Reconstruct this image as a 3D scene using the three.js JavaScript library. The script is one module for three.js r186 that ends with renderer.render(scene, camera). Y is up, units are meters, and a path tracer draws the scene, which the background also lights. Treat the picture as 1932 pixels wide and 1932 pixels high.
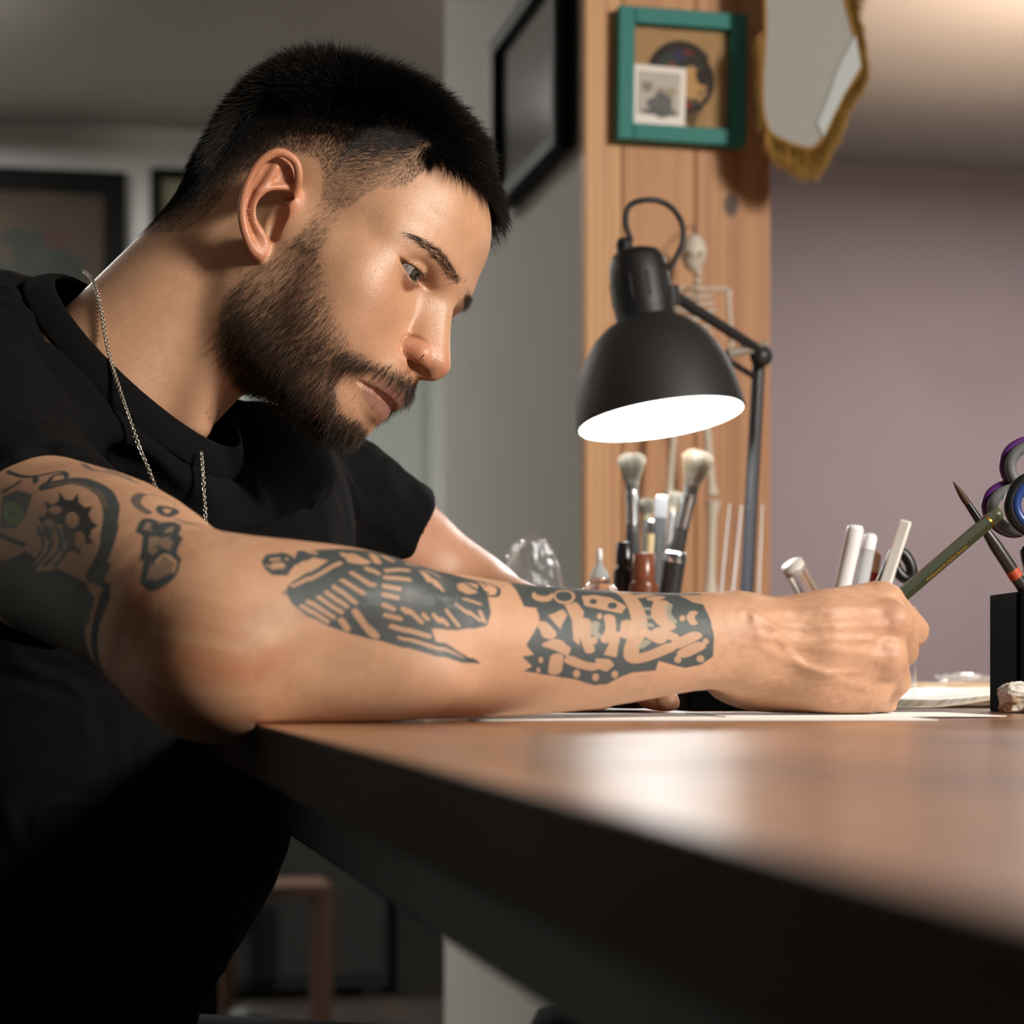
import * as THREE from 'three';
import { RoundedBoxGeometry } from 'three/addons/geometries/RoundedBoxGeometry.js';
import { mergeGeometries, mergeVertices, toCreasedNormals } from 'three/addons/utils/BufferGeometryUtils.js';
import { RectAreaLightUniformsLib } from 'three/addons/lights/RectAreaLightUniformsLib.js';
import { createNoise3D } from 'simplex-noise';
RectAreaLightUniformsLib.init();

// ---------------------------------------------------------------- camera, light, exposure
const FOCAL = 4200, HORIZON = 1273, FRAME = 1932;          // focal length in pixels of a 1932 px frame; a level camera with the lens shifted up
const DESK_Y = 0.75, EYE = DESK_Y + 0.0236;
const scene = new THREE.Scene();
scene.background = new THREE.Color(0x000000);
const camera = new THREE.PerspectiveCamera(2 * Math.atan(FRAME / 2 / FOCAL) * 180 / Math.PI, 1, 0.02, 40);
camera.position.set(0, EYE, 0);
camera.setViewOffset(FRAME, FRAME, 0, FRAME / 2 - HORIZON, FRAME, FRAME);
camera.focus = 1.36; camera.userData.fStop = 8;
const renderer = new THREE.WebGLRenderer();
renderer.toneMapping = THREE.LinearToneMapping;
renderer.toneMappingExposure = 1.0;
renderer.shadowMap.enabled = true;
const KEY = 122, KEY_GLOW = 20, UPLIGHT = 6, UPLIGHT2 = 30, ROOM = 70, ROOM2 = 80, LAMP = 0.35, BULB_GLOW = 27, DESK_ROUGH = 0.22;      // strengths of the studio lamp, its face, the added uplighters, the added ceiling lights, the desk lamp and its bulb
const HEAD_CELL = 1.3, ARM_CELL = 1.8, SHIRT_CELL = 4, HAIR_N = 700000, PENCIL_TURN = 0.3, TEXT_FACE = 0;
const NECKLACE_A = [[158, 512, 1.428], [172, 524, 1.411], [183, 552, 1.393], [192, 592, 1.380], [200, 642, 1.370], [212, 692, 1.357], [228, 742, 1.347], [245, 792, 1.343], [262, 842, 1.342], [280, 885, 1.344], [300, 935, 1.35]], NECKLACE_B = [[380, 856, 1.376], [383, 900, 1.372], [386, 950, 1.371], [390, 1010, 1.371]];
// lights that stand outside the frame: a studio lamp to the right in front of the man, and an added uplighter far right that warms the ceiling
const TURN = Math.atan(0.207);                                    // the room and the desk are turned against the camera
// ---------------------------------------------------------------- helpers
const V = (x, y, z) => new THREE.Vector3(x, y, z);
const at = (px, py, depth) => V((px - FRAME / 2) / FOCAL * depth, EYE + (HORIZON - py) / FOCAL * depth, -depth);   // a point at a given distance in front of the camera
let seedState = 12345;
const rnd = () => { seedState = (seedState * 1664525 + 1013904223) >>> 0; return seedState / 4294967296; };
const rr = (a, b) => a + (b - a) * rnd();
const reseed = (s) => { seedState = s >>> 0; };
const n3 = createNoise3D(rnd);
const clamp = (x, a, b) => x < a ? a : x > b ? b : x;
const sstep = (a, b, x) => { const t = clamp((x - a) / (b - a), 0, 1); return t * t * (3 - 2 * t); };
const mix = (a, b, t) => a + (b - a) * t;
const fbm = (x, y, z, o = 4) => { let s = 0, a = 0.5; for (let i = 0; i < o; i++) { s += a * n3(x, y, z); x *= 2.03; y *= 2.03; z *= 2.03; a *= 0.5; } return s; };

// signed distances
const smin = (a, b, k) => { const h = Math.max(k - Math.abs(a - b), 0) / k; return Math.min(a, b) - h * h * k * 0.25; };
const smax = (a, b, k) => -smin(-a, -b, k);
function ell(x, y, z, cx, cy, cz, rx, ry, rz) {
  x -= cx; y -= cy; z -= cz;
  const ax = x / rx, ay = y / ry, az = z / rz, k0 = Math.sqrt(ax * ax + ay * ay + az * az);
  if (k0 < 1e-6) return -Math.min(rx, ry, rz);
  const bx = ax / rx, by = ay / ry, bz = az / rz;
  return k0 * (k0 - 1) / Math.sqrt(bx * bx + by * by + bz * bz);
}
function cap(x, y, z, ax, ay, az, ra, bx, by, bz, rb) {
  const dx = bx - ax, dy = by - ay, dz = bz - az, px = x - ax, py = y - ay, pz = z - az;
  let t = (px * dx + py * dy + pz * dz) / (dx * dx + dy * dy + dz * dz); t = t < 0 ? 0 : t > 1 ? 1 : t;
  const ex = px - dx * t, ey = py - dy * t, ez = pz - dz * t;
  return Math.sqrt(ex * ex + ey * ey + ez * ez) - (ra + (rb - ra) * t);
}
function chain(x, y, z, pts, k) {          // pts: [x, y, z, r] ...
  let d = 1e9;
  for (let i = 0; i + 1 < pts.length; i++) { const a = pts[i], b = pts[i + 1], e = cap(x, y, z, a[0], a[1], a[2], a[3], b[0], b[1], b[2], b[3]); d = k ? smin(d, e, k) : Math.min(d, e); }
  return d;
}
// Surface nets over a signed distance function; only blocks near the surface are sampled finely.
function polygonize(sdf, lo, hi, h, lip = 1.5) {
  const B = 4, nb = [0, 1, 2].map((i) => Math.ceil((hi[i] - lo[i]) / (h * B)) + 1), [bx, by, bz] = nb, nx = bx * B, ny = by * B, nz = bz * B;
  const val = new Float32Array(nx * ny * nz), active = [], reach = B * h * 0.87 * lip + h;
  for (let k = 0; k < bz; k++) for (let j = 0; j < by; j++) for (let i = 0; i < bx; i++) {
    const d = sdf(lo[0] + (i * B + 1.5) * h, lo[1] + (j * B + 1.5) * h, lo[2] + (k * B + 1.5) * h), near = Math.abs(d) < reach;
    if (near) active.push(i, j, k);
    for (let c = 0; c < B; c++) for (let b = 0; b < B; b++) for (let a = 0; a < B; a++) {
      const x = i * B + a, y = j * B + b, z = k * B + c;
      val[x + nx * (y + ny * z)] = near ? sdf(lo[0] + x * h, lo[1] + y * h, lo[2] + z * h) : d;
    }
  }
  const vid = new Int32Array(nx * ny * nz).fill(-1), pos = [], idx = [], sy = nx, sz = nx * ny, off = [0, 1, sy, sy + 1, sz, sz + 1, sz + sy, sz + sy + 1];
  const edges = [[0, 1], [2, 3], [4, 5], [6, 7], [0, 2], [1, 3], [4, 6], [5, 7], [0, 4], [1, 5], [2, 6], [3, 7]];
  for (let q = 0; q < active.length; q += 3) for (let c = 0; c < B; c++) for (let b = 0; b < B; b++) for (let a = 0; a < B; a++) {
    const x = active[q] * B + a, y = active[q + 1] * B + b, z = active[q + 2] * B + c;
    if (x >= nx - 1 || y >= ny - 1 || z >= nz - 1) continue;
    const o = x + nx * (y + ny * z); let m = 0;
    for (let e = 0; e < 8; e++) if (val[o + off[e]] < 0) m |= 1 << e;
    if (m === 0 || m === 255) continue;
    let px = 0, py = 0, pz = 0, n = 0;
    for (const [e0, e1] of edges) {
      const v0 = val[o + off[e0]], v1 = val[o + off[e1]];
      if ((v0 < 0) === (v1 < 0)) continue;
      const t = v0 / (v0 - v1);
      px += (e0 & 1) + ((e1 & 1) - (e0 & 1)) * t; py += (e0 >> 1 & 1) + ((e1 >> 1 & 1) - (e0 >> 1 & 1)) * t; pz += (e0 >> 2) + ((e1 >> 2) - (e0 >> 2)) * t; n++;
    }
    vid[o] = pos.length / 3;
    pos.push(lo[0] + (x + px / n) * h, lo[1] + (y + py / n) * h, lo[2] + (z + pz / n) * h);
  }
  const quad = (a, b, c, d, flip) => { if (a < 0 || b < 0 || c < 0 || d < 0) return; flip ? idx.push(a, c, b, a, d, c) : idx.push(a, b, c, a, c, d); };
  for (let q = 0; q < active.length; q += 3) for (let c = 0; c < B; c++) for (let b = 0; b < B; b++) for (let a = 0; a < B; a++) {
    const x = active[q] * B + a, y = active[q + 1] * B + b, z = active[q + 2] * B + c;
    if (x < 1 || y < 1 || z < 1 || x >= nx - 1 || y >= ny - 1 || z >= nz - 1) continue;
    const o = x + nx * (y + ny * z), v = val[o] < 0;
    if (v !== val[o + 1] < 0) quad(vid[o - sy - sz], vid[o - sz], vid[o], vid[o - sy], !v);
    if (v !== val[o + sy] < 0) quad(vid[o - 1 - sz], vid[o - 1], vid[o], vid[o - sz], !v);
    if (v !== val[o + sz] < 0) quad(vid[o - 1 - sy], vid[o - sy], vid[o], vid[o - 1], !v);
  }
  const p = new Float32Array(pos), nor = new Float32Array(pos.length), e = h * 0.6;
  const grad = (x, y, z) => {
    const a = sdf(x + e, y - e, z - e), b = sdf(x - e, y - e, z + e), c = sdf(x - e, y + e, z - e), d = sdf(x + e, y + e, z + e);
    return [(a - b - c + d) / (4 * e), (-a - b + c + d) / (4 * e), (-a + b - c + d) / (4 * e), (a + b + c + d) / 4];
  };
  for (let i = 0; i < p.length; i += 3) {
    let g;
    for (let it = 0; it < 2; it++) {
      g = grad(p[i], p[i + 1], p[i + 2]);
      const s = clamp(g[3] / Math.max(g[0] * g[0] + g[1] * g[1] + g[2] * g[2], 0.2), -h, h);
      if (it === 0) { p[i] -= g[0] * s; p[i + 1] -= g[1] * s; p[i + 2] -= g[2] * s; }
    }
    const l = Math.hypot(g[0], g[1], g[2]) || 1;
    nor[i] = g[0] / l; nor[i + 1] = g[1] / l; nor[i + 2] = g[2] / l;
  }
  const geo = new THREE.BufferGeometry();
  geo.setAttribute('position', new THREE.BufferAttribute(p, 3)); geo.setAttribute('normal', new THREE.BufferAttribute(nor, 3)); geo.setIndex(idx);
  return geo;
}
// ---------------------------------------------------------------- the man: head, in millimetres (forward, up, towards his right), origin between the ears
const HEAD = (() => {
  const yaw = 0.3665, pitch = 0.4451, roll = -0.2967, cy = Math.cos(yaw), sy = Math.sin(yaw);
  const f0 = V(cy, 0, sy), y0 = V(0, 1, 0), nn = V(-sy, 0, cy);
  const F = f0.clone().multiplyScalar(Math.cos(pitch)).addScaledVector(y0, -Math.sin(pitch)), U = f0.clone().multiplyScalar(Math.sin(pitch)).addScaledVector(y0, Math.cos(pitch));
  const U2 = U.clone().multiplyScalar(Math.cos(roll)).addScaledVector(nn, Math.sin(roll)), N2 = nn.clone().multiplyScalar(Math.cos(roll)).addScaledVector(U, -Math.sin(roll));
  const m = new THREE.Matrix4().makeBasis(F, U2, N2).scale(V(0.001, 0.001, 0.001));
  m.setPosition(-0.1298, EYE + 0.2615, -1.44);
  return { m, inv: m.clone().invert() };
})();
const toHead = (v) => v.clone().applyMatrix4(HEAD.inv);
// ear: flat design in millimetres (x towards the face, y up, z out of the ear), placed on the side of the head
const EAR_N = V(0.45, -0.12, 0.885).normalize(), EAR_X = (() => { const r = V(1, 0, 0).transformDirection(HEAD.inv); return r.addScaledVector(EAR_N, -r.dot(EAR_N)).normalize(); })(), EAR_Y = EAR_N.clone().cross(EAR_X);
const EAR_O = V(-1.5, 4, 80);
const px2 = (x, y) => [(x - 515) * 0.335, (395 - y) * 0.335];
const dense = (pts, k = 4) => { const out = []; for (let i = 0; i + 1 < pts.length; i++) for (let j = 0; j < k; j++) { const t = j / k, p0 = pts[Math.max(i - 1, 0)], p1 = pts[i], p2 = pts[i + 1], p3 = pts[Math.min(i + 2, pts.length - 1)];
  out.push(p1.map((_, c) => 0.5 * (2 * p1[c] + (p2[c] - p0[c]) * t + (2 * p0[c] - 5 * p1[c] + 4 * p2[c] - p3[c]) * t * t + (3 * p1[c] - p0[c] - 3 * p2[c] + p3[c]) * t * t * t))); } out.push(pts[pts.length - 1]); return out; };
const earChain = (list) => dense(list.map(([x, y, z, r]) => [...px2(x, y), z, r]), 3);
const HELIX = earChain([[541, 384, -4.5, 1.5], [556, 368, -1.5, 2.2], [563, 345, 1.5, 2.7], [561, 320, 3, 2.8], [549, 305, 4, 2.8], [527, 297, 4.6, 2.8], [503, 308, 4.6, 2.7], [483, 329, 4.4, 2.4], [468, 360, 4, 2.4], [460, 393, 3.6, 2.6], [461, 424, 3, 2.7], [468, 450, 2, 2.9], [479, 472, 0.8, 3.4], [489, 481, -0.5, 3.6]]);
const ANTIHELIX = earChain([[500, 452, -1, 1.8], [489, 438, 0.5, 2.0], [481, 415, 1.6, 2.1], [482, 392, 2.0, 2.2], [493, 368, 1.6, 2.3], [509, 345, 0.2, 2.5], [522, 322, -1.2, 2.6]]);
const ANTICRUS = earChain([[493, 368, 1.2, 2.2], [516, 359, 0.0, 1.9], [545, 357, -2.2, 1.5]]);
const EAR_OUT = [[562, 345], [561, 318], [549, 299], [527, 290], [503, 301], [482, 327], [466, 360], [458, 393], [459, 426], [467, 454], [479, 478], [490, 487], [503, 478], [520, 450], [545, 420], [556, 385]].map(([x, y]) => px2(x, y));
function poly2(x, y, pts) {
  let d = 1e9, s = 1;
  for (let i = 0, j = pts.length - 1; i < pts.length; j = i++) {
    const ex = pts[j][0] - pts[i][0], ey = pts[j][1] - pts[i][1], wx = x - pts[i][0], wy = y - pts[i][1], t = clamp((wx * ex + wy * ey) / (ex * ex + ey * ey), 0, 1), bx = wx - ex * t, by = wy - ey * t;
    d = Math.min(d, bx * bx + by * by);
    const c1 = y >= pts[i][1], c2 = y < pts[j][1], c3 = ex * wy > ey * wx;
    if ((c1 && c2 && c3) || (!c1 && !c2 && !c3)) s = -s;
  }
  return s * Math.sqrt(d);
}
function earSdf(f, u, n) {                // returns [solid, hollow]
  const qx = f - EAR_O.x, qy = u - EAR_O.y, qz = n - EAR_O.z;
  const x = qx * EAR_X.x + qy * EAR_X.y + qz * EAR_X.z, y = qx * EAR_Y.x + qy * EAR_Y.y + qz * EAR_Y.z, z = qx * EAR_N.x + qy * EAR_N.y + qz * EAR_N.z;
  if (x * x + y * y + z * z > 3600) return [Math.sqrt(x * x + y * y + z * z) - 45, 50];
  const o = poly2(x, y, EAR_OUT), zc = -2.2 - 2.2 * sstep(-10, 14, x) + 0.012 * (x * x) * (x < 0 ? 0.3 : 0);
  let d = smax(o + 1.2, Math.abs(z - zc) - 2.0, 2.5);
  d = smin(d, chain(x, y, z, HELIX), 2.2);
  d = smin(d, smin(chain(x, y, z, ANTIHELIX), chain(x, y, z, ANTICRUS), 2), 3.0);
  d = smin(d, ell(x, y, z, ...px2(492, 470), -1.2, 5.5, 7.5, 3.0), 3);                      // lobe
  d = smin(d, cap(x, y, z, ...px2(502, 446), -2.4, 2.6, ...px2(492, 436), -1, 2.2), 2.5);   // antitragus
  d = smin(d, ell(x, y, z, ...px2(553, 412), -4.4, 5.2, 8.2, 3.6), 4);                      // tragus
  d = smin(d, ell(x, y, z, ...px2(556, 388), -5.5, 5, 9, 3.4), 5);
  const bowl = smin(ell(x, y, z, ...px2(514, 402), -1.2, 10.0, 10.6, 7.4), smin(ell(x, y, z, ...px2(516, 430), -2.6, 5.2, 9, 5.6), ell(x, y, z, ...px2(531, 374), -2.8, 8.6, 3.2, 3.8), 4), 4);
  return [d, bowl];
}
const EYE_C = [72.5, 17.0, 33], EYE_R = 12.3;
const BROW = dense([[88.5, 30, 5, 9], [85, 33.5, 20, 9.5], [77, 34.5, 36, 9], [62, 31, 49, 8]]), JAW = dense([[10, -8, 57, 12], [12, -56, 50, 13], [46, -72, 37, 13], [70, -76, 14, 13]]);
const BRIDGE = dense([[91, 26, 0, 6.5], [92.8, 18, 0, 6.2], [97.3, 5, 0, 6.8], [103, -8, 0, 7.8], [109.6, -21.5, 0, 9.4]]), NOSE_SIDE = dense([[84, 14, 6, 6], [91, -6, 7, 7], [98, -20, 7.5, 8]]);
const LIP_UP = dense([[93.2, -50.8, 0, 6.2], [91.8, -51.4, 9, 5.6], [85.5, -54.6, 17, 4.6], [77, -58, 25, 3]]), LIP_LOW = dense([[88.8, -64.2, 0, 6.2], [87.4, -63.8, 9, 5.8], [82.5, -62, 17, 4.6], [76, -59.6, 24, 2.8]]);
const LIP_LINE = dense([[99.6, -57.6, 0, 0.8], [97.4, -57.3, 9, 0.8], [91, -58.2, 17, 0.8], [81.5, -59, 25, 0.8], [77, -59.6, 28, 0.6]]);
const FOLD = dense([[72, 25.5, 47.5, 3.6], [81.5, 30, 38, 4.4], [86.2, 29.6, 27, 4.4], [88.5, 24.5, 17, 3.6]]);
function headSdf(f, u, n) {
  const a = Math.abs(n);
  let d = ell(f, u, n, -8, 46, 0, 97, 81, 75);
  d = smin(d, ell(f, u, n, 43, 54, 0, 51, 44, 54), 26);
  d = smin(d, ell(f, u, n, 28, -18, 0, 62, 62, 62), 22);
  d = smin(d, ell(f, u, a, 55, -9, 44, 25, 17, 19), 22);
  d = smin(d, cap(f, u, a, 54, -4, 54, 8, 8, 4, 62, 8), 22);
  d = smin(d, ell(f, u, a, 46, -36, 38, 34, 36, 26), 24);
  d = smin(d, ell(f, u, n, 68, -44, 0, 32, 27, 34), 16);
  d = smin(d, chain(f, u, a, JAW), 16);
  d = smin(d, ell(f, u, n, 72, -73, 0, 15, 14, 20), 14);
  d = smin(d, ell(f, u, n, 36, -55, 0, 44, 28, 42), 18);
  d = smin(d, ell(f, u, a, 52, 20, 45, 25, 27, 15.5), 18);                       // temple
  if (f > 38) {
    d = smin(d, chain(f, u, a, BROW), 14);
    // eye socket and lids
    const s = ell(f, u, a, 95, 11.5, 35, 15, 11, 15.5);
    d = smax(d, -s, 12);
    d = smin(d, chain(f, u, a, FOLD), 6);
    const ex = f - EYE_C[0], ey = u - EYE_C[1], ez = a - EYE_C[2], er = Math.sqrt(ex * ex + ey * ey + ez * ez);
    d = smin(d, er - 14.0, 2.2);
    if (er < 26 && ex > -4) {
      const lat = Math.atan2(ez, ex), el = Math.asin(clamp(ey / Math.max(er, 1e-3), -1, 1));
      const t = clamp((lat + 0.92) / 2.34, 0, 1), up = 0.14 * Math.pow(Math.sin(Math.PI * Math.pow(t, 0.9)), 0.8) - 0.05 + 0.02 * t, dn = -0.42 * Math.pow(Math.sin(Math.PI * t), 0.85) - 0.05 + 0.02 * t;
      const open = Math.max(el - up, dn - el) * 13, ends = Math.max(-0.92 - lat, lat - 1.42) * 13;
      d = smax(d, -Math.max(open, ends, -ex), 1.0);
    }
    // nose
    let b = chain(f, u, n, BRIDGE);
    b = smin(b, chain(f, u, a, NOSE_SIDE), 14);
    const wing = ell(f, u, a, 98.2, -23.6, 12.4, 10.6, 7.4, 6.8);
    b = smin(b, wing, 4);
    b = smin(b, cap(f, u, n, 111, -28.5, 0, 4, 101, -32.5, 0, 4), 4);
    d = smin(d, b, 7);
    { const q = (wing - 1.3) / 1.5; d += 1.5 * Math.exp(-q * q) * sstep(108, 97, f) * sstep(-33, -29, u); }      // crease round the wing of the nose
    d = smax(d, -cap(f, u, a, 108.6, -31.2, 5.4, 2.2, 97.5, -29.8, 10.6, 3.9), 1.8);
    d = smin(d, ell(f, u, n, 88, -42, 0, 12, 13, 20), 9);
    // lips
    d = smin(d, chain(f, u, a, LIP_UP), 6); d = smin(d, chain(f, u, a, LIP_LOW), 6);
    if (a < 34 && u < -50 && u > -90) {
      const ul = -57.6 + 0.0012 * a * a - 0.00006 * a * a * a - 1.2 * sstep(10, 27, a), g = (u - ul) / 1.15;
      d += 2.6 * Math.exp(-g * g) * sstep(31, 24, a);                                                      // line of the mouth
    }
  }
  // neck, in the head's own axes
  d = smin(d, cap(f, u, n, NECK[0].x, NECK[0].y, NECK[0].z, 57, NECK[1].x, NECK[1].y, NECK[1].z, 60), 24);
  d = smin(d, cap(f, u, n, SCM[0].x, SCM[0].y, SCM[0].z, 9, SCM[1].x, SCM[1].y, SCM[1].z, 11), 22);
  if (n > 40) {
    const [e, bowl] = earSdf(f, u, n);
    d = smin(d, e, 2.6); if (e < 40) d = smax(d, -bowl, 2.2);
  }
  return d;
}
const NECK = [toHead(at(470, 482, 1.445)), toHead(at(180, 780, 1.43))];
const SCM = [V(-10, -28, 56), toHead(at(365, 800, 1.40))];
const headLocal = polygonize(headSdf, [-125, -300, -110], [125, 135, 112], HEAD_CELL);
const headGeo = headLocal.clone().applyMatrix4(HEAD.m);
// ---------------------------------------------------------------- the man: arms and shirt, in millimetres from the camera's foot point at eye level
const mm = (px, py, z) => { const p = at(px, py, z); return [p.x * 1000, (p.y - EYE) * 1000, p.z * 1000]; };
const jt = (px, py, z, r) => [...mm(px, py, z), r];
const toWorld = new THREE.Matrix4().makeScale(0.001, 0.001, 0.001).setPosition(0, EYE, 0);
const UPPER = dense([jt(-130, 900, 1.37, 58), jt(50, 1010, 1.25, 50), jt(205, 1072, 1.165, 49), jt(320, 1150, 1.105, 45), jt(412, 1218, 1.08, 40)], 4);
const FORE = dense([jt(412, 1218, 1.08, 40), jt(545, 1202, 1.092, 41), jt(760, 1212, 1.115, 39), jt(950, 1226, 1.15, 35), jt(1130, 1224, 1.18, 31), jt(1300, 1212, 1.205, 26.5), jt(1380, 1208, 1.215, 26)], 4);
const W = [1360, 1212, 1.213];
const MCP = [[1668, 1140, 1.262], [1682, 1176, 1.243], [1672, 1240, 1.24], [1640, 1298, 1.25]];
const FINGER = [
  [jt(...MCP[0], 11.5), jt(1722, 1190, 1.29, 9.6), jt(1650, 1262, 1.325, 8.4), jt(1575, 1290, 1.335, 7.4)],
  [jt(...MCP[1], 12), jt(1702, 1226, 1.278, 9.8), jt(1640, 1290, 1.31, 8.6), jt(1560, 1312, 1.325, 7.4)],
  [jt(...MCP[2], 11.4), jt(1688, 1284, 1.262, 9.4), jt(1660, 1316, 1.30, 8.4), jt(1600, 1320, 1.315, 7.6)],
  [jt(...MCP[3], 10.4), jt(1652, 1318, 1.272, 8.4), jt(1668, 1330, 1.295, 7), jt(1670, 1331, 1.302, 6.8)],
];
const THUMB = [jt(1440, 1200, 1.245, 14), jt(1540, 1190, 1.29, 12.5), jt(1600, 1225, 1.325, 9.5), jt(1560, 1262, 1.345, 8)];
const PALM = MCP.map((m, i) => [jt(1395 + 6 * i, 1186 + 22 * i, 1.222 + 0.004 * Math.abs(i - 1), 13), jt((1395 + m[0]) / 2 + 20, (1184 + 20 * i + m[1]) / 2 - 2, (1.218 + m[2]) / 2 - 0.006, 14), jt(m[0] - 25, m[1], m[2], 12.5)]);
const flat = (list) => dense(list.map(([x, y, z]) => mm(x, y, z).slice(0, 2)), 4);
const TENDON = [flat([[1420, 1160, 1.2], [1540, 1150, 1.215], [1655, 1145, 1.24]]), flat([[1420, 1178, 1.2], [1550, 1180, 1.21], [1665, 1178, 1.23]]), flat([[1430, 1200, 1.2], [1550, 1222, 1.21], [1655, 1240, 1.23]]), flat([[1440, 1225, 1.2], [1540, 1268, 1.215], [1625, 1298, 1.24]])];
const VEIN = [flat([[1400, 1150, 1.19], [1440, 1168, 1.19], [1500, 1205, 1.2], [1600, 1206, 1.217], [1650, 1205, 1.22]]), flat([[1470, 1200, 1.191], [1510, 1250, 1.2], [1560, 1270, 1.21], [1620, 1268, 1.222]])];
const poly1 = (x, y, pts) => { let d = 1e9; for (let i = 0; i + 1 < pts.length; i++) { const a = pts[i], b = pts[i + 1], ex = b[0] - a[0], ey = b[1] - a[1], t = clamp(((x - a[0]) * ex + (y - a[1]) * ey) / (ex * ex + ey * ey), 0, 1), qx = x - a[0] - ex * t, qy = y - a[1] - ey * t; d = Math.min(d, qx * qx + qy * qy); } return d; };
// flesh flattens where it rests on the desk
const onDesk = (d, x, y, z) => d < 20 && y < 0 ? smax(d, -Math.max(y + (x > 40 ? 22.2 : 23.5), -(x - 97 - 0.207 * z)), 3) : d;
function armSdf(x, y, z) {
  let d = smin(chain(x, y, z, UPPER), chain(x, y, z, FORE), 30);
  if (x < 100) {
    const o = mm(392, 1282, 1.058); d = smin(d, ell(x, y, z, o[0], o[1], o[2], 20, 17, 16), 26);           // point of the elbow
    const b = mm(560, 1130, 1.085); d = smin(d, ell(x, y, z, b[0], b[1], b[2], 62, 22, 24), 24);            // muscle along the top of the forearm
    const c = mm(600, 1285, 1.09); d = smin(d, ell(x, y, z, c[0], c[1], c[2], 70, 20, 22), 20);
    const g = mm(330, 1205, 1.06); { const q = ((x - g[0]) ** 2 + (z - g[2]) ** 2) / 500 + (y - g[1]) ** 2 / 260; d += 5 * Math.exp(-q); }             // hollow beside the elbow
  }
  if (x > 60) {
    const u = mm(1345, 1175, 1.19); d = smin(d, ell(x, y, z, u[0], u[1], u[2] - 12, 13, 11, 9), 12);        // wrist bone
    let h = 1e9;
    for (const p of PALM) h = smin(h, chain(x, y, z, p), 12);
    h = smin(h, chain(x, y, z, THUMB), 10);
    const e = mm(1490, 1287, 1.252); h = smin(h, ell(x, y, z, e[0], e[1], e[2], 48, 18, 20), 22);            // pad along the little finger's side
    for (const f of FINGER) h = smin(h, chain(x, y, z, f), 5);
    for (const m of MCP) { const k = mm(m[0] - 4, m[1], m[2]); h = smin(h, Math.hypot(x - k[0], y - k[1], z - k[2] - 3.2) - 11.6, 5); }
    d = smin(d, h, 18);
    if (x > 85 && d > -6 && d < 6 && z > -1235 + (x - 85) * -0.12) {
      let w = 0; for (const t of TENDON) w += 1.0 * Math.exp(-poly1(x, y, t) / 9); for (const v of VEIN) w += 0.8 * Math.exp(-poly1(x, y, v) / 2.6);
      d -= w * sstep(85, 105, x);
    }
    d += 0.22 * sstep(80, 110, x) * n3(x * 0.12, y * 0.2, z * 0.15);
  }
  return onDesk(d, x, y, z);
}
const HEM = { p: mm(95, 1035, 1.228), d: (() => { const a = mm(0, 985, 1.283), b = mm(205, 1072, 1.165), v = V(b[0] - a[0], b[1] - a[1], b[2] - a[2]).normalize(); return [v.x, v.y, v.z]; })() };
// far arm
const FAR_UP = dense([jt(600, 930, 1.62, 52), jt(760, 1050, 1.66, 44), jt(880, 1150, 1.68, 38)], 3), FAR_FORE = dense([jt(880, 1150, 1.68, 38), jt(1000, 1205, 1.60, 36), jt(1150, 1262, 1.5, 27), jt(1190, 1275, 1.47, 25)], 3);
const FAR_HAND = [[jt(1185, 1276, 1.48, 22), jt(1200, 1292, 1.44, 17)], [jt(1195, 1288, 1.46, 14), jt(1232, 1309, 1.40, 11), jt(1247, 1321, 1.378, 9.6), jt(1257, 1327, 1.36, 8.8)],
  ...[0, 1, 2, 3].map((i) => [jt(1180, 1288, 1.45 + 0.014 * i, 12), jt(1150 - 12 * i, 1304 - 2 * i, 1.40 + 0.03 * i, 9.5), jt(1120 - 14 * i, 1326 - 2 * i, 1.375 + 0.032 * i, 8.4), jt(1090 - 14 * i, 1330 - 3 * i, 1.36 + 0.034 * i, 7.6)])];
function farSdf(x, y, z) {
  let d = smin(chain(x, y, z, FAR_UP), chain(x, y, z, FAR_FORE), 24);
  let h = chain(x, y, z, FAR_HAND[0]);
  for (let i = 1; i < 6; i++) h = smin(h, chain(x, y, z, FAR_HAND[i]), 5);
  return onDesk(smin(d, h, 12), x, y, z);
}
// shirt
const SH = { near: jt(-85, 800, 1.35, 66), far: jt(585, 950, 1.62, 58), base: jt(240, 880, 1.465, 74), chest: jt(335, 1065, 1.5, 104), belly: jt(150, 1450, 1.47, 125), hip: jt(-40, 1900, 1.45, 140), back: jt(-70, 770, 1.48, 80) };
const SLEEVE = dense([SH.near, jt(-10, 960, 1.295, 64), jt(95, 1035, 1.228, 57)], 4), FAR_SLEEVE = dense([SH.far, jt(660, 980, 1.64, 55), jt(742, 1032, 1.66, 50)], 3);
const FHEM = { p: mm(742, 1032, 1.66), d: (() => { const a = mm(660, 980, 1.64), b = mm(880, 1150, 1.68), v = V(b[0] - a[0], b[1] - a[1], b[2] - a[2]).normalize(); return [v.x, v.y, v.z]; })() };
const seg = (x, y, z, a, b) => cap(x, y, z, a[0], a[1], a[2], a[3], b[0], b[1], b[2], b[3]);
const NECK_W = NECK.map((v) => { const w = v.clone().applyMatrix4(HEAD.m); return [w.x * 1000, (w.y - EYE) * 1000, w.z * 1000]; });
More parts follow.
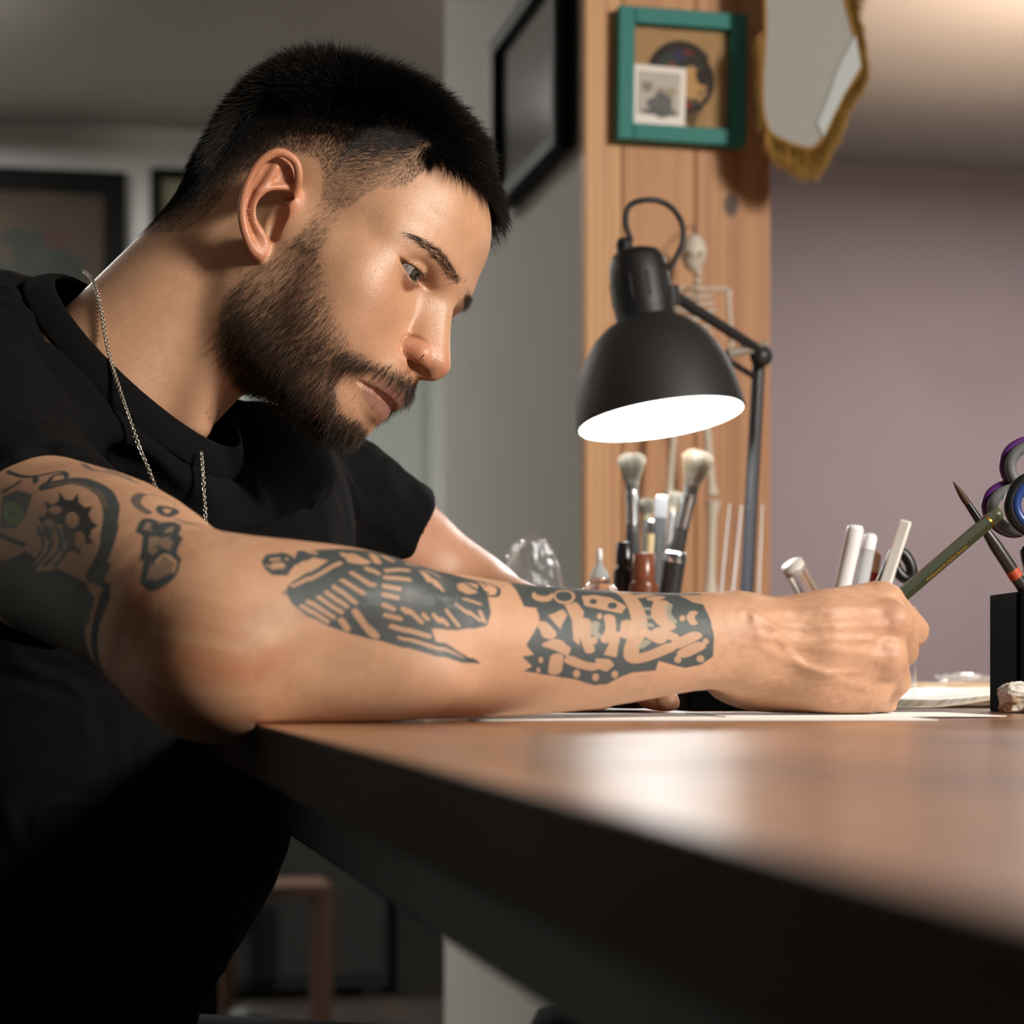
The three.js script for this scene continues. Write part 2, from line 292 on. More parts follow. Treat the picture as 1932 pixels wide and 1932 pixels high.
function shirtSdf(x, y, z) {
  let d = seg(x, y, z, SH.near, SH.base);
  d = smin(d, seg(x, y, z, SH.base, SH.far), 40);
  d = smin(d, seg(x, y, z, SH.base, SH.chest), 50);
  d = smin(d, seg(x, y, z, SH.chest, SH.belly), 60);
  d = smin(d, seg(x, y, z, SH.belly, SH.hip), 60);
  d = smin(d, seg(x, y, z, SH.near, SH.back), 40); d = smin(d, seg(x, y, z, SH.back, SH.belly), 60);
  // sleeves, cut at the hems
  const hp = (x - HEM.p[0]) * HEM.d[0] + (y - HEM.p[1]) * HEM.d[1] + (z - HEM.p[2]) * HEM.d[2];
  d = smin(d, smax(chain(x, y, z, SLEEVE), hp, 3), 14);
  const fp = (x - FHEM.p[0]) * FHEM.d[0] + (y - FHEM.p[1]) * FHEM.d[1] + (z - FHEM.p[2]) * FHEM.d[2];
  d = smin(d, smax(chain(x, y, z, FAR_SLEEVE), fp, 3), 20);
  return d;
}
// cylinder coordinates along the arm: s in mm from the shoulder, angle round it (0 faces outwards, positive downwards)
const ARM_LINE = (() => { const pts = [...UPPER, ...FORE.slice(1), [...mm(1480, 1225, 1.235), 0], [...mm(1600, 1225, 1.255), 0], [...mm(1700, 1225, 1.27), 0]]; let s = 0; return pts.map((p, i) => { if (i) s += Math.hypot(p[0] - pts[i - 1][0], p[1] - pts[i - 1][1], p[2] - pts[i - 1][2]); return [p[0], p[1], p[2], s]; }); })();
const ARM_LEN = ARM_LINE[ARM_LINE.length - 1][3];
// smoothed frames at the joints of the line
const ARM_FRAME = ARM_LINE.map((p, i) => {
  const a = ARM_LINE[Math.max(i - 2, 0)], b = ARM_LINE[Math.min(i + 2, ARM_LINE.length - 1)], T = V(b[0] - a[0], b[1] - a[1], b[2] - a[2]).normalize();
  const out = V(0.25, 0.25, 1).addScaledVector(T, -V(0.25, 0.25, 1).dot(T)).normalize(); return { T, out, down: T.clone().cross(out) };
});
function armUV(x, y, z) {
  let best = 1e12, bi = 0, bt = 0;
  for (let i = 0; i + 1 < ARM_LINE.length; i++) { const a = ARM_LINE[i], b = ARM_LINE[i + 1], dx = b[0] - a[0], dy = b[1] - a[1], dz = b[2] - a[2], t = clamp(((x - a[0]) * dx + (y - a[1]) * dy + (z - a[2]) * dz) / (dx * dx + dy * dy + dz * dz), 0, 1), q = (x - a[0] - dx * t) ** 2 + (y - a[1] - dy * t) ** 2 + (z - a[2] - dz * t) ** 2; if (q < best) { best = q; bi = i; bt = t; } }
  const a = ARM_LINE[bi], b = ARM_LINE[bi + 1], f = ARM_FRAME[bi], g = ARM_FRAME[bi + 1], q = V(x - mix(a[0], b[0], bt), y - mix(a[1], b[1], bt), z - mix(a[2], b[2], bt));
  const o = q.dot(f.out) * (1 - bt) + q.dot(g.out) * bt, d = q.dot(f.down) * (1 - bt) + q.dot(g.down) * bt;
  return [mix(a[3], b[3], bt), Math.atan2(d, o)];
}
// ---------------------------------------------------------------- hair: strands rooted on the skin (head coordinates in millimetres)
const lerpLine = (pts, x) => { if (x <= pts[0][0]) return pts[0][1]; for (let i = 0; i + 1 < pts.length; i++) if (x <= pts[i + 1][0]) return mix(pts[i][1], pts[i + 1][1], (x - pts[i][0]) / (pts[i + 1][0] - pts[i][0])); return pts[pts.length - 1][1]; };
const DENSE_LINE = [[-120, -16], [-80, -6], [-64, 12], [-60, 44], [-50, 58], [-27, 64], [8, 74], [40, 86], [63, 94], [100, 94]];
const FADE_LINE = [[-120, -44], [-70, -38], [-56, -33], [-48, -18], [-42, 6], [-34, 22], [-20, 40], [0, 44], [12, 38], [20, 22], [36, 22], [44, 40], [54, 51], [60, 57], [66, 90], [120, 90]];
const BEARD = [[15, 30], [32, 32], [37, 22], [38, 8], [42, -9], [52, -18], [64, -30], [73, -40], [78, -46], [88, -42], [96, -38], [101.5, -34], [112, -36], [112, -76], [110, -110], [30, -112], [8, -92], [-2, -78], [-6, -56], [-3, -36], [7, -24], [16, -10], [20, 6]];
const BARE = [[81, -56.5], [88, -50], [97, -46.5], [110, -47.5], [110, -70], [96, -70], [89, -75], [83, -79], [76, -70], [77, -61]];
const BROW_AREA = [[75.5, 30.5], [81, 34.5], [90, 35.6], [96, 34.2], [99.5, 32], [99, 28], [96, 27], [92, 28.4], [86, 29.8], [80, 30]];
function hairAt(f, u, n) {            // [how thick it grows 0-1, length in mm] of the hair of the head
  const a = Math.abs(n);
  const front = 86 + (46 - Math.min(a, 46)) * 0.26 + 2.5 * n3(f * 0.1, a * 0.14, 3);
  if (f > 58 && u < front) { if (f > 60.5 + 1.5 * n3(u * 0.2, 5, 1) || u < 50) return [0, 0]; }
  const lo = lerpLine(FADE_LINE, f) + 2 * n3(f * 0.08, u * 0.08, 7), hi = lerpLine(DENSE_LINE, f) + 2.5 * n3(f * 0.07, 1, n * 0.07);
  if (u < lo) return [0, 0];
  if (f > 10 && f < 40 && u < 40 && a > 60 && u < lo + 1) return [0, 0];
  const t = clamp((u - lo) / Math.max(hi - lo, 1), 0, 1);
  const top = sstep(4, 34, u - hi) * sstep(-100, -50, f);
  let L = mix(mix(2.4, 7.5, t * t), 29, top); if (f > 46) L = mix(L, 27, sstep(46, 66, f) * sstep(front - 10, front + 3, u) * sstep(57, 45, a));
  return [mix(0.75, 1, t) * sstep(0, 7, u - lo), L, t];
}
function beardAt(f, u, n) {
  if (n < -75) return [0, 0];
  const e = poly2(f, u, BEARD);
  if (e > 1.5) return [0, 0];
  const b = poly2(f, u, BARE);
  let w = sstep(2, -5, e + 1.6 * n3(f * 0.16, u * 0.16, n * 0.16)) * (b < 0 ? 0.012 : sstep(0, 2, b));
  const side = sstep(-8, 26, u);                                                     // thinner towards the sideburn
  const cheek = sstep(34, 0, -e) * sstep(-64, -34, u);
  w *= 1 - 0.35 * cheek;
  let len = mix(mix(11, 6.0, sstep(-75, -30, u)), 3.2, side);
  if (f > 76 && u > -60) { len = 9.0; w = Math.min(1, w * 1.5); }                                                  // moustache
  return [w, len * (0.6 + 0.4 * sstep(0, -6, e))];
}
function sampler(geo) {               // area-weighted points on a mesh
  const p = geo.attributes.position.array, nn = geo.attributes.normal.array, ix = geo.index.array, cum = new Float64Array(ix.length / 3); let s = 0;
  for (let i = 0; i < cum.length; i++) {
    const a = ix[i * 3] * 3, b = ix[i * 3 + 1] * 3, c = ix[i * 3 + 2] * 3, ux = p[b] - p[a], uy = p[b + 1] - p[a + 1], uz = p[b + 2] - p[a + 2], vx = p[c] - p[a], vy = p[c + 1] - p[a + 1], vz = p[c + 2] - p[a + 2];
    s += 0.5 * Math.hypot(uy * vz - uz * vy, uz * vx - ux * vz, ux * vy - uy * vx); cum[i] = s;
  }
  return { area: s, pick() {
    const r = rnd() * s; let lo = 0, hi = cum.length - 1; while (lo < hi) { const m = (lo + hi) >> 1; cum[m] < r ? lo = m + 1 : hi = m; }
    let a = rnd(), b = rnd(); if (a + b > 1) { a = 1 - a; b = 1 - b; } const c = 1 - a - b, i = ix[lo * 3] * 3, j = ix[lo * 3 + 1] * 3, k = ix[lo * 3 + 2] * 3;
    return [0, 1, 2].map((q) => p[i + q] * a + p[j + q] * b + p[k + q] * c).concat([0, 1, 2].map((q) => nn[i + q] * a + nn[j + q] * b + nn[k + q] * c));
  } };
}
// a strand: unit length along y, bending towards z, tapering to a point
const strandGeo = (bend, segs) => {
  const pos = [], idx = [];
  for (let i = 0; i < segs; i++) { const t = i / segs, r = 1 - 0.55 * t * t; for (let k = 0; k < 3; k++) { const a = k * 2 * Math.PI / 3; pos.push(Math.cos(a) * r, t * (1 - 0.25 * bend * t), 0); pos[pos.length - 1] = bend * t * t; pos.push(); } }
  // ring points need their own offset in z too; the strand is so thin that a flat ribbon with a ridge is enough
  const P = [], N = [];
  for (let i = 0; i <= segs; i++) { const t = i / segs, w = i === segs ? 0.12 : 1 - 0.5 * t * t; for (let k = 0; k < 3; k++) { const a = k * 2 * Math.PI / 3; P.push(Math.cos(a) * w, t, bend * t * t); N.push([Math.sin(a) * w]); } }
  for (let i = 0; i < segs; i++) for (let k = 0; k < 3; k++) { const a = i * 3 + k, b = i * 3 + (k + 1) % 3; idx.push(a, b, a + 3, b, b + 3, a + 3); }
  return { P, idx, thick: N.map((v) => v[0]) };
};
// Strands go into an InstancedMesh: each copy is a strand stretched to its length and turned along its growth.
function strands(name, list, material, bend = 0.35, segs = 3) {
  const s = strandGeo(bend, segs), g = new THREE.BufferGeometry(), pos = new Float32Array(s.P.length);
  // the copies are scaled by (width, length, length), so thickness in z is given as a share of the width relative to a usual length
  for (let i = 0; i < s.P.length / 3; i++) { pos[i * 3] = s.P[i * 3]; pos[i * 3 + 1] = s.P[i * 3 + 1]; pos[i * 3 + 2] = s.P[i * 3 + 2] + s.thick[i] * 0.012; }
  g.setAttribute('position', new THREE.BufferAttribute(pos, 3)); g.setIndex(s.idx); g.computeVertexNormals();
  const m = new THREE.InstancedMesh(g, material, list.length), M = new THREE.Matrix4(), c = new THREE.Color();
  list.forEach(({ p, d, side, len, w, tint }, i) => {
    const y = d, z = side.clone().addScaledVector(y, -side.dot(y)).normalize(), x = V(0, 0, 0).crossVectors(y, z);
    M.makeBasis(x.multiplyScalar(w), y.clone().multiplyScalar(len), z.multiplyScalar(len)).setPosition(p);
    m.setMatrixAt(i, M); m.setColorAt(i, c.setRGB(...tint));
  });
  m.name = name; m.userData.kind = 'stuff'; m.castShadow = m.receiveShadow = true;
  return m;
}
const headDir = (v) => V(v[0], v[1], v[2]).transformDirection(HEAD.m);
const hairMat = new THREE.MeshPhysicalMaterial({ color: 0xffffff, roughness: 0.42, specularIntensity: 0.6 });
function growHair() {
  reseed(77);
  const S = sampler(headLocal), top = [], beard = [], CROWN = V(-66, 118, 0);
  const put = (list, q, dir, len, w, tint) => {
    const p = V(q[0], q[1], q[2]).addScaledVector(V(q[3], q[4], q[5]), -0.3).applyMatrix4(HEAD.m);
    list.push({ p, d: headDir(dir).normalize(), side: headDir([dir[0] * 0.4, dir[1] * 0.4 - 0.6, dir[2] * 0.4]), len: len / 1000, w: w / 1000, tint });
  };
  const tangent = (q, v) => { const d = q[3] * v[0] + q[4] * v[1] + q[5] * v[2]; return [v[0] - q[3] * d, v[1] - q[4] * d, v[2] - q[5] * d]; };
  const unit = (v) => { const l = Math.hypot(...v) || 1; return v.map((x) => x / l); };
  const N = HAIR_N;
  for (let i = 0; i < N; i++) {
    const q = S.pick(), [f, u, n] = q;
    if (u > -60) {
      const [w, L] = hairAt(f, u, n);
      if (w > 0 && earSdf(f, u, n)[0] > 0.8 && rnd() < w * (L > 14 ? 0.5 : 1) * (n < -20 ? 0.45 : 1)) {
        const fa = unit([f - CROWN.x + 12, u - CROWN.y - 14, n * 0.9]), wb = sstep(4, 34, f) * sstep(13, 6, L) * sstep(60, 46, f), wc = Math.max(sstep(34, 54, f) * sstep(10, 18, L), sstep(46, 60, f));
        const flow = unit(tangent(q, [mix(mix(fa[0], -0.85, wb), 0.5, wc), mix(mix(fa[1], -0.5, wb), -1, wc), mix(mix(fa[2], 0.1, wb), n * 0.003, wc)]));
        const lift = L > 12 ? mix(1.15, 0.5, sstep(40, 72, f)) * sstep(8, 18, L) + 0.38 * sstep(18, 8, L) : 0.38, j = L > 12 ? mix(0.28, 0.16, sstep(40, 66, f)) : 0.2;
        const dir = unit([flow[0] + q[3] * lift + rr(-j, j), flow[1] + q[4] * lift + rr(-j, j), flow[2] + q[5] * lift + rr(-j, j)]);
        const sh = rr(0.6, 1.3), grey = rnd() < 0.02 ? 6 : 1;
        put(top, q, dir, L * rr(0.72, 1.12), L > 10 ? rr(0.075, 0.11) : L > 5 ? rr(0.055, 0.085) : rr(0.048, 0.068), [0.013 * sh * grey, 0.011 * sh * grey, 0.0098 * sh * grey]);
      }
    }
    if (u < 34 && f > -12) {
      const [w, L] = beardAt(f, u, n);
      if (w > 0 && rnd() < w * (f > 76 && u > -58 ? 0.45 : u > -8 ? 0.42 : 0.2) * (n < -20 ? 0.6 : 1)) {
        let flow = unit(tangent(q, f > 76 && u > -58 ? [0.45, -1, n * 0.02] : f > 70 ? [0.25, -1, 0] : [-0.28 + 0.2 * n3(f * 0.05, u * 0.05, 9), -1, 0.12]));
        const j = 0.42, lift = 0.5, dir = unit([flow[0] + q[3] * lift + rr(-j, j), flow[1] + q[4] * lift + rr(-j, j), flow[2] + q[5] * lift + rr(-j, j)]);
        const sh = rr(0.5, 1.4), warm = f > 62 && rnd() < 0.35 ? rr(1.5, 4.5) : rnd() < 0.06 ? 4 : 1;
        put(beard, q, dir, L * rr(0.6, 1.2), rr(0.045, 0.07), [0.022 * sh * warm, 0.0155 * sh * warm, 0.011 * sh * warm]);
      }
    }
  }
  // eyebrows and lashes
  const brow = [], lash = [];
  for (let i = 0; i < N * 1.0; i++) {
    const q = S.pick(), [f, u, n] = q;
    if (f < 70 || u < 24 || u > 38) continue;
    const e = poly2(f, u, BROW_AREA); if (e > 0.6 || rnd() > 0.62 * sstep(0.8, -1.6, e)) continue;
    const s = Math.sign(n), flow = unit(tangent(q, [-0.35, mix(0.55, -0.1, sstep(30, 50, Math.abs(n))), s * 1]));
    const dir = unit([flow[0] + q[3] * 0.28 + rr(-.2, .2), flow[1] + q[4] * 0.28 + rr(-.2, .2), flow[2] + q[5] * 0.28 + rr(-.2, .2)]);
    const sh = rr(0.6, 1.3); put(brow, q, dir, rr(4, 8.5), rr(0.055, 0.08), [0.02 * sh, 0.0145 * sh, 0.011 * sh]);
  }
  for (const s of [1, -1]) for (let i = 0; i < 170; i++) { if (s < 0 && i % 3) continue;
    const low = i > 105, t = rr(0.12, 0.97), lat = -0.92 + 2.34 * t, el = low ? -0.42 * Math.pow(Math.sin(Math.PI * t), 0.85) - 0.06 + 0.02 * t : 0.14 * Math.pow(Math.sin(Math.PI * Math.pow(t, 0.9)), 0.8) - 0.05 + 0.02 * t;
    const R = 13.5, o = [Math.cos(el) * Math.cos(lat), Math.sin(el), Math.cos(el) * Math.sin(lat)];
    const q = [EYE_C[0] + R * o[0], EYE_C[1] + R * o[1], s * (EYE_C[2] + R * o[2]), 0, 0, 0];
    const dir = unit([o[0] + rr(-.15, .15), o[1] + (low ? -0.75 : -0.42) + rr(-.12, .12), s * o[2] + rr(-.25, .25)]);
    put(lash, q, dir, low ? rr(2, 3.5) : rr(4, 6.5) * (s < 0 ? 0.7 : 1), low ? 0.04 : 0.06, [0.008, 0.006, 0.005]);
    if (!low) lash[lash.length - 1].side = headDir([0.3, 1, 0]);
  }
  return { top, beard, brow, lash };
}
// ---------------------------------------------------------------- scene helpers
const used = {};
function numbered(name) { used[name] = (used[name] ?? -1) + 1; return used[name] ? name + '_' + String(used[name]).padStart(3, '0') : name; }
const shade = (o) => { o.traverse((m) => { if (m.isMesh) { m.castShadow = true; m.receiveShadow = true; } }); return o; };
function thing(name, label, category, pos = V(0, 0, 0), turn = 0, group) {
  const o = new THREE.Group(); o.name = numbered(name); o.position.copy(pos); o.rotation.y = turn;
  o.userData = { label, category }; if (group) o.userData.group = group; scene.add(o); return o;
}
function part(name, geo, mat, parent, label) { const m = new THREE.Mesh(geo, mat); m.name = name; m.castShadow = m.receiveShadow = true; parent.add(m); if (label) m.userData.label = label; return m; }
function struct(name, geo, mat, pos = V(0, 0, 0), turn = 0, label) { const m = part(name, geo, mat, scene); m.position.copy(pos); m.rotation.y = turn; m.userData.kind = 'structure'; if (label) m.userData.label = label; return m; }
const box = (w, h, d, r = 0) => r ? new RoundedBoxGeometry(w, h, d, 2, r) : new THREE.BoxGeometry(w, h, d);
const lathe = (pts, n = 40) => { const g = new THREE.LatheGeometry(pts.map(([r, y]) => new THREE.Vector2(r, y)), n); return g; };
const rodQ = new THREE.Quaternion();
function along(geo, a, b) { const d = b.clone().sub(a); rodQ.setFromUnitVectors(V(0, 1, 0), d.clone().normalize()); return geo.applyQuaternion(rodQ).translate(a.x, a.y, a.z); }
const rod = (a, b, r0, r1 = r0, n = 14) => along(new THREE.CylinderGeometry(r1, r0, a.distanceTo(b), n).translate(0, a.distanceTo(b) / 2, 0), a, b);
const turned = (pts, a, b, n = 20) => along(lathe(pts, n), a, b);           // a lathed profile standing on a, pointing to b
const tube = (pts, r, n = 40, k = 10) => new THREE.TubeGeometry(new THREE.CatmullRomCurve3(pts), n, r, k);
const std = (color, roughness = 0.6, o = {}) => new THREE.MeshPhysicalMaterial({ color, roughness, ...o });
function dataTex(w, h, fn, srgb = true) {
  const d = new Uint8Array(w * h * 4); for (let y = 0; y < h; y++) for (let x = 0; x < w; x++) { const c = fn(x / w, y / h), i = (y * w + x) * 4; d[i] = clamp(c[0], 0, 255); d[i + 1] = clamp(c[1], 0, 255); d[i + 2] = clamp(c[2], 0, 255); d[i + 3] = 255; }
  const t = new THREE.DataTexture(d, w, h); t.wrapS = t.wrapT = THREE.RepeatWrapping; t.magFilter = THREE.LinearFilter; t.minFilter = THREE.LinearFilter; if (srgb) t.colorSpace = THREE.SRGBColorSpace; t.needsUpdate = true; return t;
}
function canvasTex(w, h, draw) { const c = document.createElement('canvas'); c.width = w; c.height = h; draw(c.getContext('2d'), w, h); const t = new THREE.CanvasTexture(c); t.colorSpace = THREE.SRGBColorSpace; return t; }
// wood: grain runs along v
const woodTex = (w, h, base, dark, rings, seed, knots = []) => dataTex(w, h, (u, v) => {
  let x = u * rings, y = v * 2;
  let kn = 0; for (const [kx, ky, kr] of knots) { const dx = (u - kx), dy = (v - ky) * 18, r = Math.hypot(dx, dy); x += (dx / (r + 0.02)) * kr * 2.2 * Math.exp(-r * r / (kr * kr * 4)); kn = Math.max(kn, sstep(kr, kr * 0.45, r + 0.01 * n3(u * 60, v * 60, 2))); }
  const g = 0.5 + 0.5 * Math.sin((x + 1.3 * fbm(u * 2.2 + seed, y * 0.35, seed)) * 6.283), f = 0.5 + 0.5 * n3(u * rings * 22, v * 9, seed), m = fbm(u * 3, v * 1.2, seed + 5);
  const t = clamp(0.52 * g * g + 0.22 * f + 0.5 * m + 0.1, 0, 1);
  return [0, 1, 2].map((i) => mix(mix(base[i], dark[i], t), dark[i] * 0.42, kn) * (1 + 0.06 * (f - 0.5)));
});
const wallBump = dataTex(256, 256, (u, v) => { const a = 2 * Math.PI; const c = 128 + 70 * (n3(Math.cos(u * a) * 6, Math.sin(u * a) * 6, v * 30) + 0.5 * n3(Math.cos(u * a) * 14, Math.sin(u * a) * 14, v * 60)); return [c, c, c]; }, false);
const paint = (color, rough = 0.85) => std(color, rough, { bumpMap: wallBump, bumpScale: 0.0004 });

// ---------------------------------------------------------------- the room
const CEIL = EYE + 1.54;
const A = V(-Math.sin(TURN), 0, -Math.cos(TURN)), Bx = V(Math.cos(TURN), 0, -Math.sin(TURN));        // into the room, and across it
const spot = (across, into, y = 0) => V(0, y, 0).addScaledVector(Bx, across).addScaledVector(A, into);
const metal = (color, roughness = 0.35) => std(color, roughness, { metalness: 1 });
const BACK = 6.34;                                                                                    // distance of the back wall along the room's own axis
{
  const grey = paint(0xb4b5b2), mauve = paint(0x958589), white = paint(0xa8a49e), floorTex = woodTex(512, 512, [44, 36, 30], [26, 21, 17], 9, 3);
  floorTex.repeat.set(5, 5);
  struct('floor', box(9, 0.1, 11), std(0xffffff, 0.55, { map: floorTex }), spot(0, 2, -0.05), TURN);
  struct('ceiling', box(9, 0.1, 11), white, spot(0, 2, CEIL + 0.05), TURN);
  struct('wall_back', box(5.86, CEIL, 0.1), grey, spot(-1.56, BACK + 0.05, CEIL / 2), TURN, 'grey painted back wall behind the man');
  struct('wall_rear', box(3.12, CEIL, 0.1), mauve, spot(2.93, BACK + 0.05, CEIL / 2), TURN, 'mauve painted wall behind the desk lamp');
  struct('wall_left', box(0.1, CEIL, 10.2), grey, spot(-3.6, 1.4, CEIL / 2), TURN);
  struct('wall_right', box(0.1, CEIL, 10.2), white, spot(3.6, 1.4, CEIL / 2), TURN);
  struct('wall_front', box(7.3, CEIL, 0.1), grey, spot(0, -3.6, CEIL / 2), TURN);
  // partition whose end carries the wooden post
  const c0 = V(0.0768, 0, -2.5);
  const inRoom = (across, into, y) => c0.clone().setY(y).addScaledVector(Bx, across).addScaledVector(A, into);
  struct('wall_partition', box(0.205, CEIL, 0.9), grey, inRoom(0.1075, 0.46, CEIL / 2), TURN, 'grey partition wall with a black picture frame');
  const post = thing('wooden_post', 'knotty pine board post behind the desk lamp', 'post', inRoom(0.1075, 0, 0), TURN);
  const boards = [[-0.0865, 0.042, 0, [[0.5, 0.9, 0.02]]], [-0.0225, 0.084, 1, [[0.5, 0.24, 0.08]]], [0.0645, 0.088, 2, [[0.47, 0.563, 0.13], [0.6, 0.2, 0.1]]]];
  for (const [x, w, i, knots] of boards) {
    const t = woodTex(128, 1024, i ? [190, 141, 97] : [204, 158, 112], i === 2 ? [160, 108, 72] : [172, 122, 82], 2 + i, 11 + i * 3, knots);
    const g = box(w, CEIL, 0.022, 0.0015); const u = g.attributes.uv, p = g.attributes.position; for (let k = 0; k < p.count; k++) u.setXY(k, p.getX(k) / w + 0.5, p.getY(k) / CEIL + 0.5);
    const m = part('board', g, std(0xffffff, 0.6, { map: t }), post); m.position.set(x, CEIL / 2, 0.011);
  }
  // a pale door on the back wall, seen beside the partition
  const doorAt = at(786, HORIZON, 6.2); const d1 = thing('door_1', '', '', V(doorAt.x, 0, doorAt.z), TURN); d1.userData = { kind: 'structure', label: 'pale green grey door in the back wall' };
  const bk = V(doorAt.x, 0, doorAt.z).dot(A); d1.position.addScaledVector(A, BACK - bk - 0.02);
  part('door_leaf', box(0.62, 2.0, 0.04, 0.004), paint(0x9aa19b), d1).position.set(-0.235, 1.0, 0);
  part('door_frame', box(0.07, 2.06, 0.06, 0.004), paint(0xa7aca7), d1).position.set(0.1, 1.03, 0.01);
  part('door_handle', rod(V(0, 0.98, 0), V(0.09, 0.98, 0), 0.009), metal(0x999999), d1).position.set(-0.02, 0, 0.06);
}
// studio lamp: a soft square head on a stand, right of the desk and in front of the man, out of the frame
{
  const head = V(1.45, 1.66, -0.32), aim = V(-0.08, 0.98, -1.38);
  const t = thing('studio_lamp', 'square soft studio lamp on a stand right of the desk', 'lamp', V(head.x, 0, head.z), 0);
  const g = new THREE.Group(); g.name = 'lamp_head'; t.add(g); g.position.set(0, head.y, 0); g.lookAt(aim.clone().sub(t.position)); g.rotation.setFromQuaternion(new THREE.Quaternion().setFromUnitVectors(V(0, 0, 1), aim.clone().sub(head).normalize()));
  part('housing', box(0.42, 0.42, 0.12, 0.01), std(0x111111, 0.7), g).position.z = -0.075;
  part('diffuser', box(0.36, 0.36, 0.006, 0.002), std(0xffffff, 0.9, { emissive: new THREE.Color(1, 0.95, 0.88), emissiveIntensity: KEY_GLOW }), g).position.z = -0.012;
  const L = new THREE.RectAreaLight(new THREE.Color(1, 0.92, 0.82), KEY, 0.36, 0.36); L.name = 'studio_lamp_light'; L.position.set(0, 0, 0.0); L.rotation.y = Math.PI; L.castShadow = true; g.add(L);
  part('pole', rod(V(0, 0.05, 0), V(0, head.y - 0.15, -0.0), 0.012), metal(0x222222), t);
  for (let k = 0; k < 3; k++) part('leg', rod(V(0, 0.5, 0), V(0.35 * Math.cos(k * 2.09 + 0.4), 0.012, 0.35 * Math.sin(k * 2.09 + 0.4)), 0.009), metal(0x222222), t);
}
// two unseen uplighters added to brighten the ceiling: a warm one far right, a plain one far left
for (const [across, into, label, color, power] of [[2.35, 4.3, 'added unseen uplighter brightening the right of the ceiling', [1, 0.74, 0.56], UPLIGHT], [-1.7, 4.6, 'added unseen uplighter brightening the left of the ceiling', [1, 0.95, 0.88], UPLIGHT2]]) {
  const p = spot(across, into, 0), t = thing('fill_uplighter', label, 'lamp', p, 0);
  part('base', lathe([[0, 0], [0.15, 0], [0.15, 0.02], [0.02, 0.035], [0, 0.035]]), metal(0x333333), t);
  part('pole', rod(V(0, 0.03, 0), V(0, 1.62, 0), 0.012), metal(0x333333), t);
  part('bowl', lathe([[0.01, 1.6], [0.06, 1.615], [0.13, 1.68], [0.16, 1.73], [0.157, 1.73], [0.125, 1.685], [0.055, 1.62], [0.01, 1.607]]), std(0x999088, 0.5), t);
  part('bulb', new THREE.SphereGeometry(0.03, 20, 14).translate(0, 1.66, 0), std(0xffffff, 0.6, { emissive: new THREE.Color(...color), emissiveIntensity: 8 }), t);
  const L = new THREE.PointLight(new THREE.Color(...color), power); L.name = 'fill_uplighter_light'; L.position.set(0, 1.66, 0); L.castShadow = true; t.add(L);
}
// two unseen ceiling lights, added outside the frame to brighten the back walls
for (const [across, into, label, power] of [[-0.5, 5.5, 'added unseen ceiling light brightening the back wall on the left', ROOM], [2.7, 4.9, 'added unseen ceiling light brightening the mauve wall on the right', ROOM2]]) {
  const p = spot(across, into, CEIL), t = thing('fill_ceiling_light', label, 'lamp', p, TURN);
  part('housing', box(0.48, 0.05, 0.48, 0.006), std(0xcccccc, 0.6), t).position.y = -0.026;
  part('diffuser', box(0.42, 0.006, 0.42, 0.002), std(0xffffff, 0.8, { emissive: new THREE.Color(1, 0.97, 0.92), emissiveIntensity: 1.2 }), t).position.y = -0.054;
  const L = new THREE.RectAreaLight(new THREE.Color(1, 0.97, 0.93), power, 0.42, 0.42); L.name = 'fill_ceiling_light_light'; L.position.y = -0.062; L.rotation.x = -Math.PI / 2; L.castShadow = true; t.add(L);
}
// ---------------------------------------------------------------- the desk
const deskMap = woodTex(1024, 1024, [158, 106, 66], [98, 62, 38], 7, 21);
const deskEdge = (into) => V(0.097, 0, 0).addScaledVector(V(-0.207, 0, -1), into);                     // the near long edge at a distance in front of the camera
{
  const mid = deskEdge(1.0), t = thing('desk', 'dark brown wooden desk with a glossy top', 'desk', V(mid.x, 0, mid.z), TURN);
  const W0 = 0.95, D = 2.6, rough = dataTex(256, 256, (x, y) => { const c = 128 + 40 * fbm(x * 5, y * 5, 4) + 16 * n3(x * 40, y * 40, 1); return [c, c, c]; }, false);
  const g = box(W0 - 0.002, 0.0012, D - 0.002, 0.0005), u = g.attributes.uv, p = g.attributes.position;
  for (let i = 0; i < p.count; i++) u.setXY(i, p.getX(i) / 0.9, p.getZ(i) / 0.9);
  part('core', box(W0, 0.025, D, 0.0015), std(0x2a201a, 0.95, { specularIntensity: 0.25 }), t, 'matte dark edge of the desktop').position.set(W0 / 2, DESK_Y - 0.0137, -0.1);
  part('desktop', g, std(0xffffff, 0.7, { map: deskMap, roughnessMap: rough, specularIntensity: 0.8, clearcoat: 0.62, clearcoatRoughness: DESK_ROUGH }), t).position.set(W0 / 2, DESK_Y - 0.0006, -0.1);
  const black = std(0x0b0b0b, 0.5);
  for (const z of [-1.3, 1.1]) for (const x of [0.05, W0 - 0.05]) part('leg', box(0.045, DESK_Y - 0.026, 0.045, 0.003), black, t).position.set(x, (DESK_Y - 0.026) / 2, z);
  for (const x of [0.05, W0 - 0.05]) part('rail', box(0.03, 0.04, 2.36, 0.003), black, t).position.set(x, DESK_Y - 0.047, -0.1);
}
